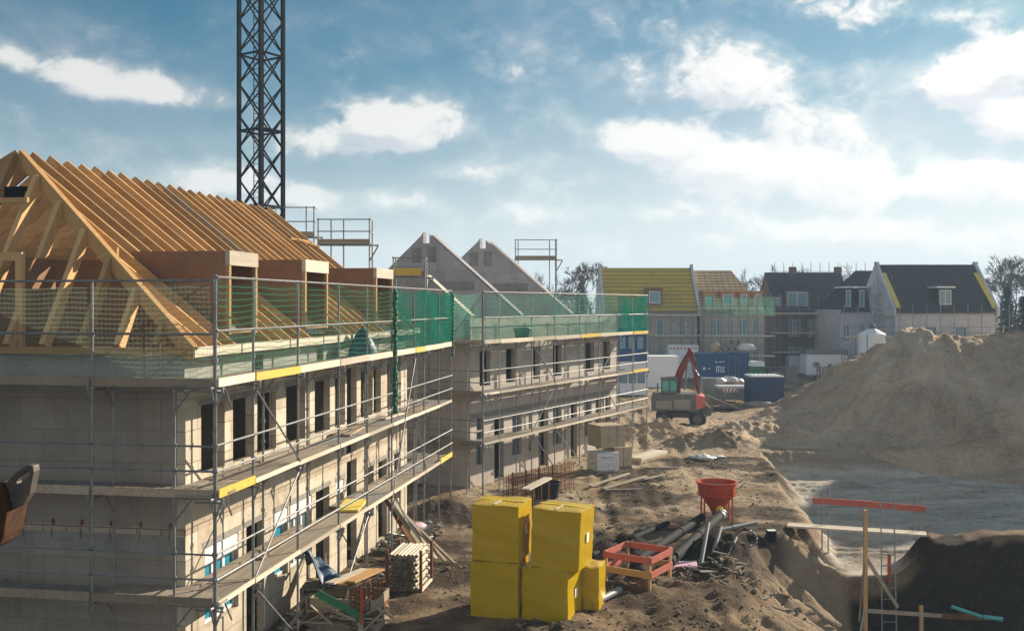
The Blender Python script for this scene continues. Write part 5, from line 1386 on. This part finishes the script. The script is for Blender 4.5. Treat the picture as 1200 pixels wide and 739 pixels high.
# silo
p0 = at(1022, 0, 90); t = thing('mortar_silo', 'white cylindrical mortar silo rising behind the sand heap', 'silo', (p0.x, 90, 0), 0)
MB().lathe([(.25,1.3),(1.18,2.7),(1.2,2.75),(1.2,4.75),(1.15,4.85),(.5,5.2),(.3,5.3)], 26).build('tank', white_paint, t, smooth=False)
for a_ in range(4):
    x, y = 1.05*math.cos(a_*1.571+.6), 1.05*math.sin(a_*1.571+.6); MB().tube((x, y, 2.9), (x*1.1, y*1.1, 0), .07, 8).build('leg', white_paint, t)
    MB().tube((1.22*math.cos(a_*1.571+.9), 1.22*math.sin(a_*1.571+.9), 2.7), (1.22*math.cos(a_*1.571+.9), 1.22*math.sin(a_*1.571+.9), 4.8), .03, 6).build('rib', grey_paint, t)
MB().path([(.9,-.8,4.8),(.9,-.8,5.35),(-.2,-1.1,5.35),(-.2,-1.1,4.8)], .03, 6).build('railing', steel, t); MB().lathe([(.2,5.3),(.28,5.34),(.28,5.6),(.1,5.7)], 14).build('filler_cap', grey_paint, t)
# piles between container and huts
stacked('block_pallet', 'grey banded pallet stack standing before the blue container', 824, 840, 455, 1.75, 1.3, grey_pipe, 0, d=80, courses=5, cols=1)
stacked('block_pallet', 'bluish grey pallet stack standing left of the white trailer', 921, 935, 449, 1.6, 1.5, grey_pipe, 0, d=96, courses=3, cols=2)
stacked('block_pallet', 'low dark pallet stack standing right of the green toilet', 900, 918, 446, 1.2, 1.5, grey_paint, 0, d=101, courses=2, cols=3)
stacked('block_pallet', 'pale pallet stack standing beneath the dark brick house', 925, 944, 441, 2.0, 1.5, far_wall, 0, d=106, courses=4, cols=2)
stacked('block_pallet', 'flat grey slab stack lying before the dark brick house', 896, 921, 441, .9, 2.0, concrete, 0, d=106, courses=2, cols=2)
stacked('block_pallet', 'small blue grey pallet stack near the scaffolded corner', 906, 918, 446, 1.3, 1.0, grey_pipe, 0, d=92, courses=3, cols=1)
p0 = at(832, 0, 71); t = thing('panel_stack', 'dark formwork panel lying tilted on a low support', 'panel', (p0.x, 71, 0), 0)
MB().prism([(0,0,.9),(0,0,1.05),(2.0,0,.25),(2.0,0,.08)], (0,2.2,0)).build('panel', grey_paint, t); MB().box(.1, .3, .3, 1.9, 0, .86).build('support', old_wood, t)
p0 = at(845, 0, 78); t = thing('plate_stack', 'pale concrete plates stacked flat in front of the blue container', 'plates', (p0.x, 78, 0), 0)
for k in range(5): MB().box(-.05*k, 2.2-.04*k, 0, 1.6, .15+k*.22, .33+k*.22).build('plate', white_wrap if k > 3 else concrete, t)
for x in (.2, 1.8): MB().box(x, x+.12, .1, 1.5, 0, .15).build('bearer', old_wood, t)
p0 = at(856, 0, 76.5); t = thing('warning_board', 'small red and white striped warning board before the concrete plates', 'warning board', (p0.x, 76.5, 0), 0)
MB().box(-.55, .55, -.02, .02, .9, 1.15).build('board', white_paint, t)
for i in range(4): MB().prism([(-.5+i*.27,-.03,.91),(-.38+i*.27,-.03,.91),(-.28+i*.27,-.03,1.14),(-.40+i*.27,-.03,1.14)], (0,.008,0)).build('red_stripe', red_paint, t)
for x in (-.4, .4): MB().tube((x, .03, 0), (x, .03, 1.2), .03, 6).build('post', steel, t)
m_ = MB()
for i in range(14): m_.lump((rnd.uniform(-1,1), rnd.uniform(-.5,.5), rnd.uniform(.1,.35)), rnd.uniform(.3,.6), .35, .2, i, 8, 5, .4)
o = m_.build('foil_pile', white_wrap, smooth=True); p0 = at(852, 0, 82); o.location = (p0.x, 82, 1.1); tag(o, 'crumpled white foil pile on a pallet before the blue container', 'foil')
o = stacked('block_pallet', 'low pallet carrying the crumpled white foil', 844, 862, 455, 1.05, 1.2, grey_pipe, 0, d=81.5, courses=2, cols=2)
p0 = at(900, 0, 73.6)
o = MB().lump((0,0,.15), 1.0, .45, .35, 3, 14, 8, .2).build('concrete_lump', concrete, smooth=True); o.location = (p0.x-.6, 73.6, 0); tag(o, 'pale rubble lump lying in front of the navy container', 'rubble')

# ------------------------------------------------------------------ far houses
def gable_roof(L_, W_, ze, zr, over=.25, th=.18, hipr=0, hipl=0):
    """two pitched slabs, as one shell with thickness"""
    m_ = MB(); h = W_/2; k = (zr-ze)/h
    e = over; zo = ze-k*e
    A_ = [(-.0, -e, zo), (L_, -e, zo), (L_-hipr, h, zr), (hipl, h, zr), (L_, W_+e, zo), (0, W_+e, zo)]
    up = [Vector(p)+Vector((0, 0, th)) for p in A_]
    m_.add([*map(Vector, A_), *up], [(0,1,2,3),(3,2,4,5),(6,9,8,7),(9,11,10,8),(0,6,7,1),(5,4,10,11),(0,3,9,6),(3,5,11,9),(1,7,8,2),(2,8,10,4)])
    if hipr: m_.add([A_[1], A_[4], A_[2]], [(0,1,2)])
    if hipl: m_.add([A_[0], A_[3], A_[5]], [(0,1,2)])
    return m_
def far_windows(root, wins, y, frame, pane, sill=True):
    for (x0, x1, z0, z1, n) in wins:
        w_ = (x1-x0)
        f = MB().wall(x0, x1, z0, z1, [(x0+.07+i*(w_-.07)/n, x0+(i+1)*(w_-.07)/n, z0+.08, z1-.08) for i in range(n)], y, y+.06).build('window', frame, root)
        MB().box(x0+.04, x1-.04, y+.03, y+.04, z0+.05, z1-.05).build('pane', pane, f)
        if sill: MB().box(x0-.06, x1+.06, y-.18, y-.002, z0-.09, z0-.01).build('sill', frame, f)
def far_house(label, px0, px1, d, dep, ze, zr, wall, roof, wins, frame=white_frame, rz=0, hipr=0, hipl=0, parapet=None, pw=.35, para_edge=None):
    x0 = at(px0, 0, d).x; x1 = at(px1, 0, d).x; L_ = x1-x0
    t = thing('house', label, 'house', (x0, d, 0), rz)
    m_ = MB().wall(0, L_, -.2, ze, [(a*L_, b*L_, z0, z1) for a, b, z0, z1, n in wins], 0, .3)
    for xx_ in (0, L_-.3): m_.wall(.3, dep, -.2, ze, [], xx_, xx_+.3, T=lambda x, y, z: (y, x, z))
    m_.wall(.3, L_-.3, -.2, ze, [], dep-.3, dep)
    m_.wall(.3, L_-.3, -.2, ze, [], 1.6, 1.7)
    for xx_ in (0, L_-.2):
        if (xx_ == 0 and hipl) or (xx_ > 0 and hipr): continue
        m_.prism([(xx_, .02, ze+.001), (xx_, dep/2, zr-.03), (xx_, dep-.02, ze+.001)], (.2, 0, 0))
    m_.build('wall', wall, t)
    gable_roof(L_, dep, ze, zr, hipr=hipr, hipl=hipl).build('roof', roof, t)
    far_windows(t, [(a*L_, b*L_, z0, z1, n) for a, b, z0, z1, n in wins], .08, frame, far_glass)
    if parapet:
        for xx_ in (-.28, L_+.02-.0):
            k = (zr-ze)/(dep/2)
            pr = MB().prism([(xx_, -.35, ze-.5), (xx_, -.35, ze+.18), (xx_, dep/2-.35, zr+.22), (xx_, dep/2-.35, zr+.55), (xx_, dep/2+.35, zr+.55), (xx_, dep/2+.35, zr+.22), (xx_, dep+.35, ze+.18), (xx_, dep+.35, ze-.5)], (.26, 0, 0)).build('parapet', parapet, t)
            if para_edge:
                for s_ in (0,): MB().bar((xx_+.13+(.35 if xx_ < 1 else -.35), -.35, ze+.28), (xx_+.13+(.35 if xx_ < 1 else -.35), dep*.40, zr-.60), .42, .14, (0,-.7,1)).build('membrane_edge', para_edge, pr)
    return t, L_
def dormer(t, x0, x1, z0, z1, dep, ze, zr, body, frame, roofm, npane=2, flat=True, depth_y=.1):
    k = (zr-ze)/(dep/2); yb = min((z1-ze)/k+.1, dep/2)
    d_ = MB().wall(x0, x1, z0, z1, [(x0+.18, x1-.18, z0+.25, z1-.2)], depth_y, depth_y+.12)
    for xx_ in (x0, x1-.1): d_.prism([(xx_, depth_y+.12, z0), (xx_, yb, z1-.02), (xx_, depth_y+.12, z1)], (.1, 0, 0))
    do = d_.build('dormer', body, t)
    if flat: MB().box(x0-.12, x1+.12, depth_y-.15, yb+.2, z1+.002, z1+.15).build('dormer_roof', roofm, do)
    else: MB().prism([(x0-.15, depth_y-.12, z1), (x1+.15, depth_y-.12, z1), ((x0+x1)/2, depth_y-.12, z1+(x1-x0)*.62)], (0, yb+.6, 0)).build('dormer_roof', roofm, do)
    f = MB().wall(x0+.19, x1-.19, z0+.26, z1-.21, [(x0+.26+i*(x1-x0-.45)/npane, x0+.19+(i+1)*(x1-x0-.45)/npane, z0+.34, z1-.29) for i in range(npane)], depth_y+.03, depth_y+.08).build('window', frame, do)
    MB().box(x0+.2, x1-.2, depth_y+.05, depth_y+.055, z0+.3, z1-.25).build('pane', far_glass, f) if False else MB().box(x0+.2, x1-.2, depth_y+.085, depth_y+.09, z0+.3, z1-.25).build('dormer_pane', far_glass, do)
    return do
def far_scaffold(label, px0, px1, d, dep, levels, ztop, nb, net=None, rz=0, off=1.1):
    x0 = at(px0, 0, d).x; L_ = at(px1, 0, d).x-x0
    t = thing('scaffold', label, 'scaffold', (x0, d-off, 0), rz)
    for i in range(nb+1):
        x = L_*i/nb
        MB().tube((x, 0, 0), (x, 0, ztop), .035, 5).build('standard', steel, t); MB().tube((x, .75, 0), (x, .75, levels[-1]), .035, 5).build('standard', steel, t)
    for z in levels:
        MB().box(-.1, L_+.1, .05, .70, z-.05, z).build('deck', deck_wood, t)
        MB().box(0, L_, -.04, -.01, z+.002, z+.15).build('toe_board', pale_wood, t)
        for dz in (.5, 1.0): MB().tube((0, -.03, z+dz), (L_, -.03, z+dz), .028, 5).build('guard_rail', steel, t)
    for i in range(0, nb, 3): MB().tube((L_*i/nb, -.05, .1), (L_*(i+1)/nb, -.05, levels[0]), .025, 5).build('brace', steel, t)
    if net: net_sheet([(0, -.06), (L_, -.06)], 'safety_net', net, t, levels[-1], ztop, .05, int(px0), 5)
    return t
# house with yellow roof
dA = 105
tA, LA = far_house('distant house with bare yellow boarded roof between white gable walls', 709, 817, dA, 8.6, 6.9, 11.15, tan_wall, roof_yellow,
    [(.56,.64,4.2,5.9,2),(.30,.37,4.2,5.9,2),(.08,.15,4.2,5.9,2),(.80,.88,4.2,5.9,2),(.93,.98,4.2,5.9,1),(.55,.63,1.1,2.9,2),(.82,.92,1.1,2.9,2)], parapet=far_wall)
dormer(tA, LA*.46, LA*.62, 7.3, 9.0, 8.6, 6.9, 11.15, brown_board, white_frame, brown_board, 1)
tB, LB = far_house('distant house with open battened roof and orange brown dormer boxes', 820, 896, dA+1, 8.2, 6.9, 10.9, tan_wall, mat_block('battened_roof', (.72,.48,.25), (.80,.56,.31), (.28,.18,.10), .6, .30, .05, dirt=(.25,.17,.1), rough=.8),
    [(.03,.10,4.2,5.9,1),(.20,.32,4.2,5.9,2),(.42,.52,4.2,5.9,2),(.60,.72,4.2,5.9,2),(.82,.92,4.2,5.9,2),(.2,.32,1.1,2.9,2),(.60,.72,1.1,2.9,2),(.82,.92,1.1,2.9,2)], hipr=2.6)
orange_board = mat_mottle('orange_board', (.46,.20,.085), (.58,.28,.13), 2, .8, bmp=.05)
for (a, b) in ((.06,.24),(.34,.54),(.62,.76),(.84,.97)): dormer(tB, LB*a, LB*b, 7.05, 8.7, 8.2, 6.9, 10.9, orange_board, yellow_board if a < .3 else white_frame, orange_board, 1)
far_scaffold('distant scaffold with pale net before the yellow roofed house', 712, 822, dA, 8, [2.2, 4.2, 6.3], 8.0, 9, None)
far_scaffold('distant scaffold with teal net before the battened roof house', 823, 905, dA-1, 8, [2.2, 4.2, 6.3], 8.2, 8, net_pale)
# dark brick row
tC, LC = far_house('distant dark brick house with slate roof and two white windowed gables', 908, 1000, 112, 9, 6.9, 10.9, brick_dark, roof_tile,
    [(.18,.33,4.0,5.8,3),(.42,.55,4.0,5.8,3),(.60,.72,4.0,5.8,2),(.18,.35,.9,2.8,3),(.40,.52,.9,2.8,2)])
for (a, b, zt_) in ((.14,.44,9.0),(-.02,.10,8.4)):
    k = dormer(tC, LC*a, LC*b, 6.5, zt_, 9, 6.9, 10.9, brick_dark, white_frame, roof_tile, 2, False)
for (xx_) in (.33, .93): MB().box(LC*xx_, LC*xx_+.7, 4.2, 4.9, 10.4, 11.7).build('chimney', brick_dark, tC)
far_scaffold('distant scaffold wrapped round the dark brick house', 900, 1000, 112, 9, [2.2, 4.3, 6.4], 8.6, 9, None)
far_scaffold('distant scaffold rails standing above the slate ridge', 905, 1010, 118, 9, [10.2], 12.2, 10, None)
# white rendered row with dark roof
dD = 97
tD, LD = far_house('distant pale lavender house wing with three small white dormers', 985, 1042, dD+6, 9, 6.9, 10.8, far_wall, roof_tile,
    [(.05,.20,3.6,5.4,2),(.40,.52,3.6,5.4,2),(.72,.86,3.6,5.4,2)], hipl=3.0)
for (a, b) in ((.08,.26),(.36,.54),(.66,.84)): dormer(tD, LD*a, LD*b, 6.9, 9.1, 9, 6.9, 10.8, roof_tile, white_frame, white_paint, 1)
tE, LE = far_house('distant white house with dark tiled roof and yellow edged parapets', 1049, 1166, dD, 9, 6.85, 11.1, far_wall, roof_tile,
    [(.31,.41,3.3,5.3,1),(.61,.71,3.3,5.3,1)], frame=blue_film, parapet=far_wall, para_edge=insul)
dormer(tE, LE*.43, LE*.59, 7.15, 9.0, 9, 6.85, 11.1, roof_tile, white_frame, white_paint, 2)
m_ = MB()
for i in range(40): m_.lump((i*LE/40+.1, 4.5, 11.30), LE/78, .14, .10, i, 8, 5, .05)
m_.build('ridge_tile', roof_tile, tE)
far_scaffold('distant scaffold with pale decks before the white house', 985, 1176, dD, 9, [2.2, 4.3], 7.4, 12, None)
far_scaffold('distant scaffold stair tower between the lavender wing and the white house', 1024, 1040, dD+4, 9, [2.2, 4.3, 6.4, 8.4], 10.2, 2, None)

# ------------------------------------------------------------------ trees beyond the houses
def tree_mesh(seed, H, spread=.55, depth=5, crown0=.25):
    rnd = random.Random(seed); mb = MB()
    def grow(p, d, l, r, lev):
        nseg = 2 if lev < 3 else 1
        for s_ in range(nseg):
            q = p+d*(l/nseg); r = max(r, .026); mb.tube(p, q, r, 5 if lev < 2 else 3, r*.78, cap=False); p = q; r *= .78
            d = (d+Vector((rnd.uniform(-.15,.15), rnd.uniform(-.15,.15), .06))).normalized(); r = max(r, .028)
        if lev >= depth: return
        nb = 3 if lev < depth-1 else 4
        for k in range(nb):
            a = 6.283*(k/nb)+rnd.uniform(-.6, .6); sp_ = spread*rnd.uniform(.6, 1.35)
            side = Vector((math.cos(a), math.sin(a), 0)); side = (side-d*side.dot(d)).normalized()
            nd = (d*math.cos(sp_)+side*math.sin(sp_)+Vector((0,0,.12))).normalized()
            grow(p-d*rnd.uniform(0, l*.35), nd, l*rnd.uniform(.60, .85), r*rnd.uniform(.55, .75), lev+1)
    return mb, grow
def bare_tree(label, px, d, H, seed, spread=.55, depth=5):
    depth = 6 if (px > 1130 or px < 700) else depth
    x = at(px, 0, d).x
    t = thing('bare_tree', label, 'tree', (x, d, 0), 0, 'leafless trees beyond the houses')
    rnd = random.Random(seed)
    tr_h = H*.30
    MB().tube((0,0,-.2), (.1,0,tr_h), H*.020, 8, H*.014).build('trunk', bark, t)
    mb, grow = tree_mesh(seed, H, spread, depth)
    grow(Vector((.1,0,tr_h*.98)), Vector((0,0,1)), H*.20, H*.013, 0)
    mb.build('crown', bark, t, fix=False)
    return t
for i, (px, d, H, lb) in enumerate(((692,120,14.6,'large leafless tree standing between the second house and the yellow roof'), (668,138,11,'leafless tree half hidden behind the rearmost scaffold landing'), (872,150,13.6,'leafless tree peeping over the battened roof'), (893,152,13.8,'leafless tree right of the battened roof before the slate gable'), (925,160,14.8,'leafless tree above the left end of the slate ridge'), (938,158,15.4,'tallest leafless tree above the slate ridge'), (968,165,14.6,'leafless tree above the middle of the slate ridge'), (990,160,14.2,'leafless tree above the right end of the slate ridge'), (1022,158,14.6,'leafless tree behind the lavender house wing'), (1137,150,14.4,'leafless tree just above the white house roof ridge'), (1188,121,15.2,'tall leafless tree right of the white house at the frame edge'), (1212,120,13.5,'leafless tree cut by the right frame edge'), (1178,140,14,'leafless tree behind the dark conifer'), (855,160,13.2,'leafless tree low above the yellow and battened roofs'))):
    bare_tree(lb, px, d, H, 100+i, .5+.06*(i % 3), 5)
def conifer(label, px, d, H, seed):
    rnd = random.Random(seed); x = at(px, 0, d).x
    t = thing('conifer', label, 'tree', (x, d, 0), 0)
    MB().tube((0,0,-.2), (0,0,H*.95), .2, 7, .03).build('trunk', bark, t)
    mb = MB()
    for i in range(1500):
        z = H*(.08+.92*rnd.random()**1.2); r = (H-z)*.24*rnd.uniform(.25, 1.1)+.1; a = rnd.uniform(0, 6.283)
        c = Vector((r*math.cos(a), r*math.sin(a), z-r*.25)); dr = Vector((math.cos(a), math.sin(a), -.45)); sdv = Vector((-math.sin(a), math.cos(a), 0))
        l = rnd.uniform(.3, .7)
        mb.add([c-sdv*l*.3, c+sdv*l*.3, c+dr*l], [(0,1,2)])
    mb.build('crown', needle, t, fix=False)
conifer('dark conifer standing behind the right end of the white house', 1180, 116, 9.6, 5)
conifer('narrow dark conifer at the right frame edge beside the leafless trees', 1199, 112, 8.4, 6)
conifer('small dark conifer peeping up behind the second house scaffold', 681, 122, 10.2, 7)
# far wood: one mass of twigs on the horizon
mb = MB(); rnd = random.Random(77)
for i in range(420):
    x = rnd.uniform(-160, 240); y = rnd.uniform(190, 240); H = rnd.uniform(8, 15)
    mb.tube((x, y, 0), (x, y, H*.7), .18, 4, .06, cap=False)
    for k in range(46):
        a = rnd.uniform(0, 6.283); z = H*rnd.uniform(.25, 1); r = 2.6*math.sin(min(1, (1.05-z/H)*1.9)*1.57)*rnd.uniform(.2, 1)
        c = Vector((x+r*math.cos(a)*.4, y+r*math.sin(a)*.4, z-.6)); e = Vector((x+r*math.cos(a), y+r*math.sin(a), z+.5))
        mb.tube(c, e, .07, 3, .03, cap=False)
o = mb.build('woodland', bark, fix=False); o['kind'] = 'stuff'
